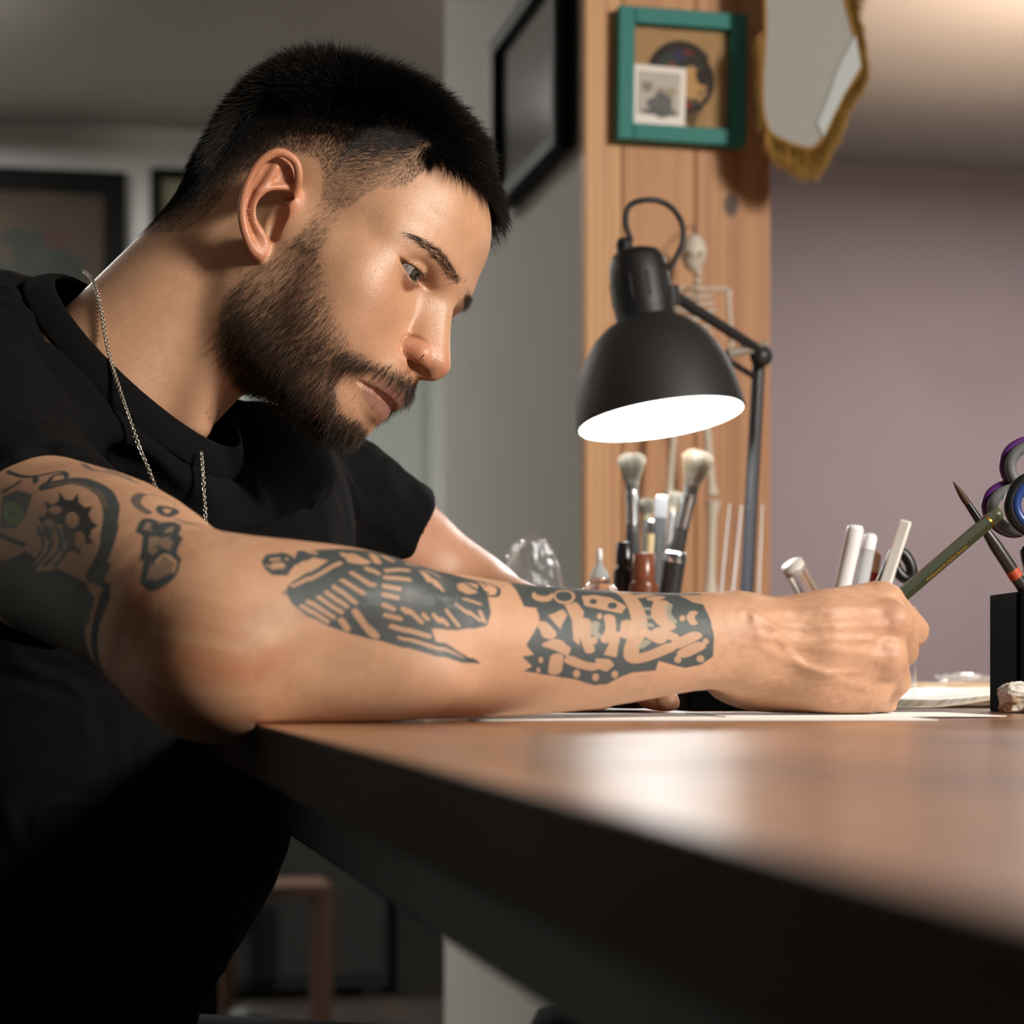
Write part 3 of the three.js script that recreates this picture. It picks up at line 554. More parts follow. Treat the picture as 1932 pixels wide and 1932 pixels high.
// ---------------------------------------------------------------- things on the desk
const top = (px, depth, lift = 0) => { const p = at(px, HORIZON, depth); p.y = DESK_Y + lift; return p; };   // a point on the desk top
{ // sheets under the hands
  const paper = std(0xf2f1ee, 0.85);
  const sheet = (name, label, a, w, d, turn, lift, h = 0.0012) => { const t = thing(name, label, 'paper', a, turn); part('page', box(w, h, d, 0.0003), paper, t).position.y = h / 2 + lift; return t; };
  const s1 = sheet('drawing_paper', 'white drawing paper under the drawing hand and wrist', top(1290, 1.235), 0.24, 0.20, 0.03, 0.0001, 0.0006);
  sheet('drawing_paper', 'white drawing paper sheet poking out right of the drawing hand', top(1585, 1.262), 0.155, 0.12, 0.10, 0.0008, 0.0005);
  // thin black slab behind the wrist
  const nb = thing('black_slab', 'thin black slab lying behind the drawing wrist', 'black_slab', top(1380, 1.52), 0.15);
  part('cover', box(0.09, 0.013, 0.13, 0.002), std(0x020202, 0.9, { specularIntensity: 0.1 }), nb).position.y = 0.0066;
}
{ // open magazine, board and knife at the right
  const mag = thing('magazine', 'open magazine with white pages right of the drawing hand', 'magazine', top(1850, 1.68), 0.1);
  const shape = (lift) => { const g = new THREE.BoxGeometry(0.19, 0.0018, 0.22, 24, 1, 4), p = g.attributes.position; for (let i = 0; i < p.count; i++) { const x = p.getX(i) / 0.19 + 0.5; p.setY(i, p.getY(i) + lift * (0.0105 * sstep(0.1, 0.5, x) + 0.002) + (p.getY(i) > 0 ? 0.004 * sstep(0.6, 0, x) : 0)); } g.computeVertexNormals(); return g; };
  part('page', shape(1.0), std(0xf4f2ee, 0.7), mag); part('page', shape(0.7), std(0xdcd6cc, 0.8, { map: canvasTex(256, 64, (c, w, h) => { c.fillStyle = '#e2ddd4'; c.fillRect(0, 0, w, h); reseed(5); for (let i = 0; i < 130; i++) { c.fillStyle = ['#a9b0aa', '#b9b2a8', '#c9b8ac', '#9aa29c'][i % 4]; c.fillRect(rnd() * w, rnd() * h, 3 + rnd() * 7, 2 + rnd() * 3); } }) }), mag).position.y = 0.0;
  const wb = thing('drawing_board', 'pale plywood board behind the open magazine', 'board', top(1905, 2.02), 0.08);
  part('panel', box(0.19, 0.006, 0.26, 0.001), std(0xffffff, 0.7, { map: woodTex(128, 128, [226, 200, 164], [196, 160, 118], 3, 8) }), wb).position.y = 0.0128;
  for (const z of [-0.1, 0.1]) part('batten', box(0.19, 0.0095, 0.02, 0.001), std(0xb08b5c, 0.7), wb).position.set(0, 0.0049, z);
  const tp = thing('tape_strip', 'crumpled clear plastic strip on the plywood board', 'plastic', top(1822, 1.97, 0.016), 0.3);
  const tg = new THREE.SphereGeometry(0.5, 24, 12), q = tg.attributes.position; for (let i = 0; i < q.count; i++) { const s = 1 + 0.35 * n3(q.getX(i) * 5, q.getY(i) * 5, q.getZ(i) * 5); q.setXYZ(i, q.getX(i) * 0.05 * s, (q.getY(i) + 0.5) * 0.008 * s, q.getZ(i) * 0.03 * s); } tg.computeVertexNormals();
  part('film', tg, std(0xffffff, 0.15, { transmission: 0.85, thickness: 0 }), tp);
}
{ // kneaded eraser
  const e = thing('eraser', 'smudged grey white kneaded eraser beside the black pen holder', 'eraser', top(1928, 1.36), 0.2);
  const g = new THREE.IcosahedronGeometry(1, 30), p = g.attributes.position, col = [];
  for (let i = 0; i < p.count; i++) {
    let x = p.getX(i), y = p.getY(i), z = p.getZ(i); const m = Math.max(Math.abs(x), Math.abs(y), Math.abs(z)), k = 0.55 + 0.45 / m; const s = 1 + 0.09 * n3(x * 1.3, y * 1.3, z * 1.3 + 4) + 0.05 * n3(x * 3, y * 3, z * 3);
    p.setXYZ(i, x * k * s * 0.0135, Math.max(y * k * s * 0.0098, -0.0095) + 0.0095, z * k * s * 0.011);
    const d = 0.7 * sstep(0.2, 0.6, fbm(x * 1.6 + 3, y * 1.6, z * 1.6, 4)), w = sstep(0.0, 0.4, n3(x * 1.1 + 9, y * 1.2, z) - 0.55 * y - 0.1); col.push(mix(mix(0.60, 0.36, w), 0.2, d * 0.8), mix(mix(0.57, 0.26, w), 0.19, d * 0.8), mix(mix(0.53, 0.17, w), 0.19, d * 0.8));
  }
  g.setAttribute('color', new THREE.Float32BufferAttribute(col, 3)); const gg = mergeVertices(g.deleteAttribute('uv').deleteAttribute('normal')); gg.computeVertexNormals();
  part('block', gg, std(0xffffff, 0.9, { vertexColors: true }), e);
}
{ // the pencil in the hand
  const a = at(1452, 1336, 1.292), b = at(1886, 966, 1.352), L = a.distanceTo(b), t = thing('pencil', 'dark green hexagonal pencil with gold lettering held in the hand', 'pencil', a);
  t.quaternion.setFromUnitVectors(V(0, 1, 0), b.clone().sub(a).normalize()); t.rotateY(PENCIL_TURN);
  const R = 0.0046, body = new THREE.CylinderGeometry(R, R, L - 0.024, 6, 1, true).toNonIndexed(); body.computeVertexNormals(); body.translate(0, (L - 0.024) / 2 + 0.02, 0);
  const green = std(0x2b3322, 0.32, { clearcoat: 0.5, clearcoatRoughness: 0.25 });
  part('body', body, green, t);
  part('cap', lathe([[R * 0.93, L - 0.004], [R * 0.88, L - 0.001], [R * 0.6, L + 0.0004], [0, L + 0.0006]], 6), std(0x3f4a2c, 0.4), t);
  part('band', new THREE.CylinderGeometry(R * 1.02, R * 1.02, 0.0012, 6).translate(0, L - 0.0108, 0), std(0xb98a2e, 0.28, { metalness: 1 }), t);
  part('point', lathe([[0, 0], [0.0009, 0.003], [R * 0.95, 0.0205]], 12), std(0xcaa77a, 0.7), t);
  part('lead', lathe([[0, -0.0008], [0.0011, 0.0038], [0.0008, 0.0045]], 10), std(0x1a1a1a, 0.5), t);
  const w = 0.036, h = R * 0.92, txt = canvasTex(1024, 96, (c, W1, H1) => { c.clearRect(0, 0, W1, H1); c.fillStyle = '#b58a35'; c.font = 'bold 84px serif'; c.textBaseline = 'middle'; c.fillText('Polkmonth-Quita Bronn', 8, H1 / 2, W1 - 16); });
  const pl = new THREE.PlaneGeometry(w, h * 0.8), tm = std(0xffffff, 0.35, { map: txt, transparent: true, metalness: 0.6 });
  const m = part('lettering', pl, tm, t); const ang = 2 * Math.PI / 6 * TEXT_FACE + Math.PI / 6; m.rotation.set(0, ang, Math.PI / 2, 'YXZ'); m.position.set(Math.sin(ang) * R * 0.872, L - 0.051, Math.cos(ang) * R * 0.872);
}
{ // black pen holder at the right edge with what stands in it
  const Z = 1.42, c = top(1990, Z), t = thing('pen_holder', 'square black pen holder at the right edge of the desk', 'pen holder', c, 0.05), s = 0.064, h = (HORIZON - 1120) / FOCAL * Z + 0.0236;
  const bk = std(0x060606, 0.9, { specularIntensity: 0.1 });
  for (const [x, z, w, d] of [[-s / 2, 0, 0.003, s], [s / 2, 0, 0.003, s], [0, -s / 2, s, 0.003], [0, s / 2, s, 0.003]]) part('side', box(w, h, d, 0.001), bk, t).position.set(x, h / 2, z);
  part('bottom', box(s, 0.003, s), bk, t).position.y = 0.0016;
  // scissors: handles up
  const purple = std(0x4a1560, 0.4), grip = std(0x5b5f60, 0.6), steel = metal(0x9a9a9a, 0.25);
  const loop = (cx, cy, rx, ry, tilt, z, r) => { const pts = []; for (let i = 0; i < 28; i++) { const a = i / 28 * 2 * Math.PI, x = Math.cos(a) * rx, y = Math.sin(a) * ry * (1 + 0.12 * Math.cos(a)); pts.push(at(cx + x * Math.cos(tilt) - y * Math.sin(tilt), cy + x * Math.sin(tilt) + y * Math.cos(tilt), z)); } return new THREE.TubeGeometry(new THREE.CatmullRomCurve3(pts, true), 80, r, 10, true); };
  const sc = thing('scissors', 'scissors with two large purple and grey handle rings in the black holder', 'scissors');
  for (const [x, y, rx, ry, ti] of [[1938, 878, 46, 50, 0.3], [1908, 958, 50, 48, 0.3]]) { const o = loop(x, y, rx, ry, ti, 1.435, 0.0026), ring = part('handle_ring', o, purple, sc); const i = loop(x + 5, y + 3, rx - 9, ry - 9, ti, 1.43, 0.0038).scale(1, 1, 1); part('grip', i, grip, ring); }
  part('handle_arm', rod(at(1955, 925, 1.435), at(1985, 1070, 1.43), 0.0045, 0.004), purple, sc); part('handle_arm', rod(at(1945, 1000, 1.44), at(1990, 1072, 1.44), 0.0045, 0.004), purple, sc);
  part('blade', along(box(0.011, 0.09, 0.0016, 0.0004).translate(0, 0.045, 0), at(1985, 1065, 1.43), at(1998, 1250, 1.425)), steel, sc); part('blade', along(box(0.011, 0.09, 0.0016, 0.0004).translate(0, 0.045, 0), at(1990, 1068, 1.44), at(1990, 1250, 1.435)), steel, sc);
  const s2 = thing('scissors', 'scissors with a blue lined black handle ring in the black holder', 'scissors');
  const ring = part('handle_ring', loop(1950, 953, 44, 52, -0.1, 1.40, 0.0042), std(0x0e1013, 0.4), s2); part('grip', loop(1951, 953, 34, 42, -0.1, 1.398, 0.0032), std(0x1d3a78, 0.35), ring);
  part('handle_ring', loop(2030, 960, 44, 52, 0.1, 1.40, 0.0042), std(0x0e1013, 0.4), s2);
  part('handle_arm', rod(at(1962, 1002, 1.40), at(1985, 1065, 1.405), 0.005, 0.004), std(0x0e1013, 0.4), s2); part('handle_arm', rod(at(2018, 1008, 1.40), at(1990, 1065, 1.405), 0.005, 0.004), std(0x0e1013, 0.4), s2);
  part('blade', along(box(0.01, 0.085, 0.0016, 0.0004).translate(0, 0.042, 0), at(1987, 1062, 1.405), at(1992, 1240, 1.41)), steel, s2);
  // brush with a brown tip
  const br = thing('paint_brush', 'thin paint brush with a brown pointed tip leaning in the black holder', 'brush'), a = at(1798, 908, 1.384), b = at(1958, 1150, 1.396), ax = (k) => a.clone().lerp(b, k);
  part('bristles', turned([[0.0002, 0], [0.0012, 0.004], [0.0021, 0.010], [0.0024, 0.0135], [0.0021, 0.017]], ax(0), ax(1)), std(0x3f2814, 0.7), br);
  part('ferrule', turned([[0.0021, 0], [0.0026, 0.012], [0.0027, 0.02]], ax(0.165), ax(1)), metal(0x3a3c3e, 0.3), br);
  part('handle', turned([[0.0027, 0], [0.0040, 0.012], [0.0042, 0.03], [0.0036, 0.085], [0.003, 0.11], [0.0005, 0.112]], ax(0.37), ax(1)), std(0x24231f, 0.35), br);
  const mark = part('paint_mark', turned([[0.00425, 0], [0.0043, 0.006]], ax(0.69), ax(1)), std(0xa8401c, 0.6), br);
  const pc = thing('paint_brush', 'silver tipped dark brush handle standing in the black holder', 'brush');
  part('handle', turned([[0.0005, 0], [0.0035, 0.002], [0.004, 0.01], [0.0035, 0.09]], at(1932, 1030, 1.425), at(1968, 1180, 1.42)), std(0x1c1c1c, 0.3), pc); part('ferrule', turned([[0.0042, 0], [0.0044, 0.008]], at(1937, 1052, 1.425), at(1968, 1180, 1.42)), metal(0xaaaaaa, 0.25), pc);
}
// ---------------------------------------------------------------- brushes and pens behind the arm
{
  const Z = 1.95, c = top(1222, Z), jar = thing('brush_jar', 'clear glass jar of brushes behind the tattooed forearm', 'jar', c), glass = std(0xffffff, 0.05, { transmission: 1, thickness: 0 });
  part('glass', lathe([[0, 0.002], [0.036, 0.002], [0.04, 0.006], [0.041, 0.09], [0.039, 0.095]]), glass, jar);
  const cream = std(0x9c8c6c, 0.8), steel = metal(0xc8c8c8, 0.25), dark = std(0x2c2b2b, 0.4);
  const mop = (label, t, b, R, L, core, group) => {
    const o = thing('mop_brush', label, 'brush', V(0, 0, 0), 0), len = t.distanceTo(b), f = (k) => t.clone().lerp(b, k);
    part('bristles', turned([[0.0003, L * 0.12], [R * 0.35, L * 0.2], [R * 0.6, L * 0.34], [R * 0.66, L * 0.5], [R * 0.6, L * 0.75], [R * 0.48, L]], t, b, 28), std(core === 0x8d7d60 ? 0x2c2722 : core, 0.85), o);
    const list = []; reseed(31); const tn = core === 0x8d7d60 ? [0.4, 0.34, 0.25] : [0.2, 0.175, 0.13]; for (let i = 0; i < 700; i++) { const a = rnd() * 6.283, rr0 = Math.sqrt(rnd()), ax = b.clone().sub(t).normalize(), x = V(1, 0, 0).addScaledVector(ax, -ax.x).normalize(), y = ax.clone().cross(x), out = x.clone().multiplyScalar(Math.cos(a)).addScaledVector(y, Math.sin(a)); const p = f(0).addScaledVector(ax, L * 0.98).addScaledVector(out, R * 0.42 * rr0), e = f(0).addScaledVector(ax, L * (0.02 + 0.18 * rr0 * rr0)).addScaledVector(out, R * 0.95 * rr0), d = e.sub(p); list.push({ p, d: d.clone().normalize(), side: ax.clone().multiplyScalar(-1).addScaledVector(out, -0.6), len: d.length(), w: 0.00028, tint: tn }); }
    const h = strands('bristle_hairs', list, std(0xffffff, 0.7, { transmission: 0.3 }), -0.12, 3); o.add(h);
    part('ferrule', turned([[R * 0.55, 0], [R * 0.6, 0.006], [R * 0.5, 0.012], [R * 0.55, 0.03]], f(L / len * 0.97), b), steel, o);
    part('handle', turned([[R * 0.5, 0], [R * 0.62, 0.02], [R * 0.4, len - L - 0.035], [0.0005, len - L - 0.033]], f((L + 0.028) / len), b), dark, o);
    return o;
  };
  mop('round mop brush with dark bristles standing upright left of the other brushes', at(1192, 851, Z), at(1196, 1290, Z), 0.0105, 0.036, 0x26211c);
  mop('large cream mop brush leaning right under the desk lamp', at(1322, 846, Z - 0.02), at(1218, 1288, Z), 0.0115, 0.042, 0x8d7d60);
  mop('short brush with greenish cream bristles between the taller brushes', at(1222, 938, Z + 0.02), at(1212, 1290, Z + 0.02), 0.0065, 0.021, 0x6e6a4e);
  mop('small white handled brush leaning behind the large cream brush', at(1276, 926, Z + 0.03), at(1228, 1290, Z + 0.02), 0.0055, 0.02, 0x75705c);
  const pen = (name, label, cat, a, b, r, mat, capM, capL) => { const o = thing(name, label, cat), len = a.distanceTo(b), f = a.clone().lerp(b, capL / len); part('body', rod(f, b, r, r * 0.95, 18), mat, o); part('cap', turned([[0, 0], [r * 0.9, 0.0006], [r * 1.06, 0.003], [r * 1.06, capL]], a, b, 18), capM, o); return o; };
  pen('marker_pen', 'dark grey marker pen with a white top among the brushes', 'pen', at(1249, 934, Z - 0.01), at(1225, 1290, Z - 0.01), 0.0052, std(0x4a4d50, 0.4), std(0x8a8d90, 0.3), 0.02);
  pen('marker_pen', 'thin pale wooden pencil standing among the brushes', 'pen', at(1229, 980, Z - 0.025), at(1214, 1290, Z - 0.02), 0.0032, std(0xc9b48a, 0.5), metal(0xbdbdbd, 0.2), 0.012);
  const bottle = (label, px, z, r, y0, col, capCol, capH) => { const p = top(px, z), h = (HORIZON - y0) / FOCAL * z + 0.0236, o = thing('paint_bottle', label, 'bottle', p); part('body', lathe([[0, 0.001], [r, 0.001], [r, h - capH - 0.006], [r * 0.7, h - capH]]), std(col, 0.3), o); part('cap', lathe([[r * 0.72, h - capH], [r * 0.78, h - capH + 0.001], [r * 0.75, h - 0.001], [0, h]]), std(capCol, 0.25), o); return o; };
  bottle('tall black capped bottle beside the brush jar', 1179, 1.86, 0.0098, 1022, 0x17171a, 0x1c1c20, 0.02);
  bottle('brown ink bottle beside the brush jar', 1214, 1.84, 0.0125, 1043, 0x6e3c28, 0x7a4733, 0.022);
  const mk = thing('marker_pen', 'short black marker leaning with a silver end behind the forearm', 'pen'); part('body', rod(at(1274, 1050, 1.87), at(1240, 1270, 1.88), 0.0095, 0.0095, 20), std(0x2a2b2d, 0.35), mk); part('cap', turned([[0, 0], [0.0085, 0.0004], [0.0098, 0.002], [0.0098, 0.009]], at(1276, 1040, 1.868), at(1240, 1270, 1.88)), metal(0xcfd4d8, 0.2), mk);
  for (const [x, c1, l] of [[1163, 0xb04038, 'small red capped paint pot behind the forearm beside the dropper bottle'], [1268, 0xb8453c, 'small red paint pot right of the black marker']]) { const o = thing('paint_pot', l, 'paint pot', top(x, 1.8)); part('pot', lathe([[0, 0.001], [0.012, 0.001], [0.013, 0.07], [0.0125, 0.0715]]), std(0xdddddd, 0.2, { transmission: 0.6, thickness: 0 }), o); part('paint', lathe([[0, 0.003], [0.0115, 0.003], [0.0118, 0.062], [0, 0.062]]), std(c1, 0.4), o); part('lid', lathe([[0.0128, 0.07], [0.0132, 0.0715], [0.0132, 0.078], [0, 0.0785]]), std(c1, 0.35), o); }
  // dropper bottle
  const dp = top(1131, 1.72), hh = (HORIZON - 1036) / FOCAL * 1.72 + 0.0236, db = thing('dropper_bottle', 'clear dropper bottle with a pointed tip behind the forearm', 'bottle', dp), clear = std(0xffffff, 0.04, { transmission: 1, thickness: 0.01, ior: 1.45 });
  part('bottle', lathe([[0, 0.0008], [0.0155, 0.0008], [0.017, 0.004], [0.017, hh - 0.036], [0.013, hh - 0.03], [0.0085, hh - 0.026], [0.008, hh - 0.022]]), clear, db);
  part('nozzle', lathe([[0.008, hh - 0.023], [0.0065, hh - 0.017], [0.003, hh - 0.013], [0.0016, hh - 0.004], [0, hh - 0.002]]), std(0xcfd6da, 0.15, { transmission: 0.5 }), db);
  part('tip', lathe([[0.0018, hh - 0.010], [0.0028, hh - 0.006], [0.0022, hh], [0, hh + 0.001]]), std(0xd8dde0, 0.2), db);
  // acrylic rulers
  const ac = std(0xffffff, 0.06, { transmission: 1, thickness: 0 }), rule = (label, a, b, w) => { const o = thing('clear_ruler', label, 'ruler'); const L = a.distanceTo(b); part('strip', along(box(w, L, 0.003, 0.0006).translate(0, L / 2, 0), b, a), ac, o); part('edge', along(box(0.0012, L, 0.0032).translate(w / 2 - 0.0006, L / 2, 0), b, a), std(0xe8eef0, 0.2, { transmission: 0.4 }), o); part('edge', along(box(0.0012, L, 0.0032).translate(-w / 2 + 0.0006, L / 2, 0), b, a), std(0xe8eef0, 0.2, { transmission: 0.4 }), o); };
  rule('clear plastic ruler leaning left of the lamp stem', at(1388, 952, 2.12), at(1352, 1319, 2.12), 0.0125); rule('clear plastic ruler standing right of the lamp stem', at(1428, 950, 2.14), at(1412, 1318, 2.14), 0.012);
}
{ // cup of pens hidden behind the drawing hand
  const Z = 1.62, c = top(1628, Z), cup = thing('pen_cup', 'low clear cup of pens behind the drawing hand', 'cup', c);
  part('glass', lathe([[0, 0.002], [0.034, 0.002], [0.038, 0.006], [0.04, 0.07], [0.0385, 0.073]]), std(0xffffff, 0.08, { transmission: 1, thickness: 0 }), cup);
  const white = std(0xf0f0f2, 0.25, { clearcoat: 0.6 }), glassy = std(0xe4e7ea, 0.12, { transmission: 0.45, thickness: 0 });
  const stick = (name, label, cat, a, b, r, mat, endMat, endL) => { const o = thing(name, label, cat); part('body', rod(a.clone().lerp(b, endL / a.distanceTo(b)), b, r, r, 18), mat, o); part('end', turned([[0, 0], [r * 0.7, 0.0005], [r, 0.003], [r, endL]], a, b, 18), endMat, o); };
  stick('marker_pen', 'white glossy marker pen leaning right above the drawing hand, left one', 'pen', at(1616, 990, Z - 0.02), at(1548, 1290, Z), 0.0062, white, white, 0.012);
  stick('marker_pen', 'clear white marker pen beside the white marker above the drawing hand', 'pen', at(1644, 1006, Z), at(1590, 1290, Z), 0.005, glassy, white, 0.012);
  stick('pencil', 'red pencil with a pale tip above the drawing hand', 'pencil', at(1654, 1040, Z + 0.015), at(1622, 1290, Z + 0.01), 0.0038, std(0xa01d22, 0.4), std(0xc9a07c, 0.6), 0.016);
  const fb = thing('paint_brush', 'flat white brush handle with an orange stained end above the hand', 'brush'); part('handle', along(box(0.0085, 0.12, 0.004, 0.0015).translate(0, 0.06, 0), at(1710, 982, Z - 0.01), at(1610, 1290, Z)), std(0xeeeae2, 0.4), fb); part('stain', along(box(0.006, 0.03, 0.005, 0.0015).translate(0.004, 0.016, -0.0015), at(1713, 988, Z - 0.008), at(1612, 1290, Z)), std(0xc4522a, 0.6), fb); part('wood_edge', along(box(0.006, 0.075, 0.0045, 0.001).translate(0.0045, 0.08, -0.002), at(1711, 984, Z - 0.008), at(1610, 1290, Z)), std(0xb98a52, 0.6), fb);
  const bs = thing('scissors', 'small scissors with a black handle ring behind the drawing hand', 'scissors'); const rp = []; for (let i = 0; i < 20; i++) { const a = i / 20 * 6.2832; rp.push(at(1703 + 15 * Math.cos(a) + 9 * Math.sin(a), 1066 + 26 * Math.sin(a), Z - 0.005)); } part('handle_ring', new THREE.TubeGeometry(new THREE.CatmullRomCurve3(rp, true), 50, 0.0042, 10, true), std(0x0c0c0d, 0.4), bs); part('handle_arm', rod(at(1694, 1032, Z), at(1640, 1150, Z), 0.005, 0.004), std(0x0c0c0d, 0.4), bs); part('blade', along(box(0.008, 0.06, 0.0016).translate(0, 0.03, 0), at(1645, 1140, Z), at(1622, 1290, Z)), metal(0x999999), bs);
  const tu = thing('clear_tube', 'short clear glass tube lying left of the pen cup', 'tube'); part('glass', turned([[0.0085, 0], [0.009, 0.001], [0.009, 0.05], [0, 0.051]], at(1497, 1070, 1.7), at(1560, 1180, 1.72), 24), std(0xffffff, 0.03, { transmission: 1, thickness: 0.004 }), tu); part('stopper', turned([[0, -0.004], [0.0088, -0.003], [0.0088, 0.004]], at(1497, 1070, 1.7), at(1560, 1180, 1.72), 24), std(0xd9d4cc, 0.3), tu); part('stand', box(0.03, 0.034, 0.03, 0.003), std(0x777777, 0.5), tu).position.copy(top(1552, 1.715, 0.018));
}
{ // crumpled clear plastic covers behind the arm
  const film = std(0xffffff, 0.1, { transmission: 1, thickness: 0, ior: 1.35, side: THREE.DoubleSide });
  const bag = (label, px, z, w, h, d, seed) => {
    const o = thing('plastic_cover', label, 'plastic cover', top(px, z)), g = new THREE.SphereGeometry(1, 96, 64), p = g.attributes.position;
    for (let i = 0; i < p.count; i++) { const x = p.getX(i), y = p.getY(i), zz = p.getZ(i), c = 1 + 0.16 * Math.abs(n3(x * 2.2 + seed, y * 2.2, zz * 2.2)) + 0.07 * Math.abs(n3(x * 6 + seed, y * 5, zz * 6)) + 0.03 * n3(x * 15, y * 12 + seed, zz * 15); p.setXYZ(i, x * w * c, (Math.max(y, -0.86) + 0.86) / 1.86 * h * (0.92 + 0.08 * c), zz * d * c); }
    g.computeVertexNormals(); part('film', g, film, o); return o;
  };
  bag('tall crumpled clear plastic cover behind the far sleeve', 800, 2.05, 0.03, 0.165, 0.05, 2.5); bag('rounded clear plastic cover left of the desk lamp', 1004, 1.98, 0.028, 0.148, 0.035, 7.1);
  const c = thing('paper_cup', 'white paper cup under the tall plastic cover', 'cup', top(806, 2.03)); part('cup', lathe([[0, 0.001], [0.004, 0.001], [0.0055, 0.128], [0.0065, 0.129], [0.0062, 0.131]], 24), std(0xe9e7e2, 0.7), c);
}
// ---------------------------------------------------------------- desk lamp
{
  const Z = 1.95, t = thing('desk_lamp', 'black desk lamp with a bell shade switched on', 'lamp'), black = std(0x19191b, 0.6), k = Z / FOCAL;
  const open = at(1247, 789, Z), axis = V(Math.sin(0.142) * -1, Math.cos(0.142), -0.115).normalize();               // from the opening up to the neck
  const up = (h) => open.clone().addScaledVector(axis, h), R = 160 * k;
  const prof = [[1, 0], [0.995, 0.1], [0.965, 0.3], [0.90, 0.55], [0.80, 0.78], [0.66, 0.98], [0.5, 1.12], [0.38, 1.185], [0.365, 1.2]].map(([r, y]) => [r * R, y * R]);
  const shell = [...prof, ...prof.slice().reverse().map(([r, y]) => [r - 0.0016, Math.max(y - 0.001, 0)])];
  part('shade', turned(shell, open, up(1), 72), black, t);
  part('shade_lining', turned(prof.map(([r, y]) => [r - 0.0022, y - 0.0012]), open, up(1), 72), std(0xf4f4f0, 0.6), t);
  part('neck', turned([[0.35 * R, 1.16 * R], [0.355 * R, 1.3 * R], [0.345 * R, 1.32 * R], [0.36 * R, 1.34 * R], [0.355 * R, 1.72 * R], [0.34 * R, 1.9 * R], [0.28 * R, 2.01 * R], [0.16 * R, 2.06 * R], [0, 2.07 * R]], open, up(1), 48), std(0x131315, 0.5), t);
  for (let i = 0; i < 10; i++) { const a = i / 10 * 6.2832 + 0.2, g = box(0.0032, 0.3 * R, 0.002, 0.0008).translate(0, 1.55 * R, 0.356 * R).rotateY(a); part('rib', along(g, open, up(1)), black, t); }
  part('cable_gland', turned([[0.1 * R, 2.03 * R], [0.1 * R, 2.14 * R], [0.07 * R, 2.2 * R], [0, 2.21 * R]], open.clone().addScaledVector(V(-1, 0, 0), 0.009), up(1).addScaledVector(V(-1, 0, 0), 0.009), 20), black, t);
  part('cable', tube([at(1191, 455, Z - 0.0), at(1181, 420, Z), at(1188, 388, Z), at(1225, 377, Z), at(1262, 388, Z + 0.01), at(1286, 420, Z + 0.02), at(1288, 455, Z + 0.02), at(1276, 485, Z + 0.02), at(1262, 512, Z + 0.02)], 0.0026, 60), std(0x222222, 0.6), t);
  part('arm', rod(at(1268, 556, Z + 0.03), at(1438, 664, Z + 0.12), 0.0052, 0.0048), black, t); part('arm', rod(at(1310, 640, Z + 0.03), at(1425, 712, Z + 0.12), 0.0028, 0.0028), black, t);
  part('joint', rod(at(1262, 540, Z + 0.02), at(1264, 575, Z + 0.02), 0.009, 0.009), black, t);
  part('elbow', turned([[0, -0.012], [0.0105, -0.011], [0.0105, 0.011], [0, 0.012]], at(1436, 672, Z + 0.125), at(1436, 672, Z + 0.0), 24), std(0x2a2a2a, 0.4), t);
  part('bracket', rod(at(1372, 668, Z + 0.10), at(1446, 652, Z + 0.12), 0.0045, 0.0045), std(0x8d8378, 0.4), t);
  part('stem', rod(at(1432, 672, Z + 0.13), at(1398, 1322, Z + 0.13), 0.0062, 0.0066), std(0x2b2d33, 0.4), t); 
  const base = top(1397, Z + 0.13); part('base', lathe([[0, 0], [0.085, 0], [0.088, 0.003], [0.085, 0.012], [0.02, 0.016], [0, 0.016]], 48).translate(base.x, base.y, base.z), black, t);
  part('bulb', along(lathe([[0, 0.03 * R], [R * 0.5, 0.05 * R], [R * 0.86, 0.12 * R], [R * 0.955, 0.16 * R], [R * 0.955, 0.2 * R], [0, 0.24 * R]], 48), open, up(1)), std(0xffffff, 0.6, { emissive: new THREE.Color(0.98, 1, 1), emissiveIntensity: BULB_GLOW }), t, 'white glowing diffuser');
  const L = new THREE.SpotLight(new THREE.Color(0.97, 0.99, 1), LAMP, 0, 1.25, 0.35); L.name = 'desk_lamp_light'; L.position.copy(up(-0.004)); L.target.position.copy(up(-1)); L.shadow.radius = 2.6; L.castShadow = true; t.add(L); t.add(L.target);
}
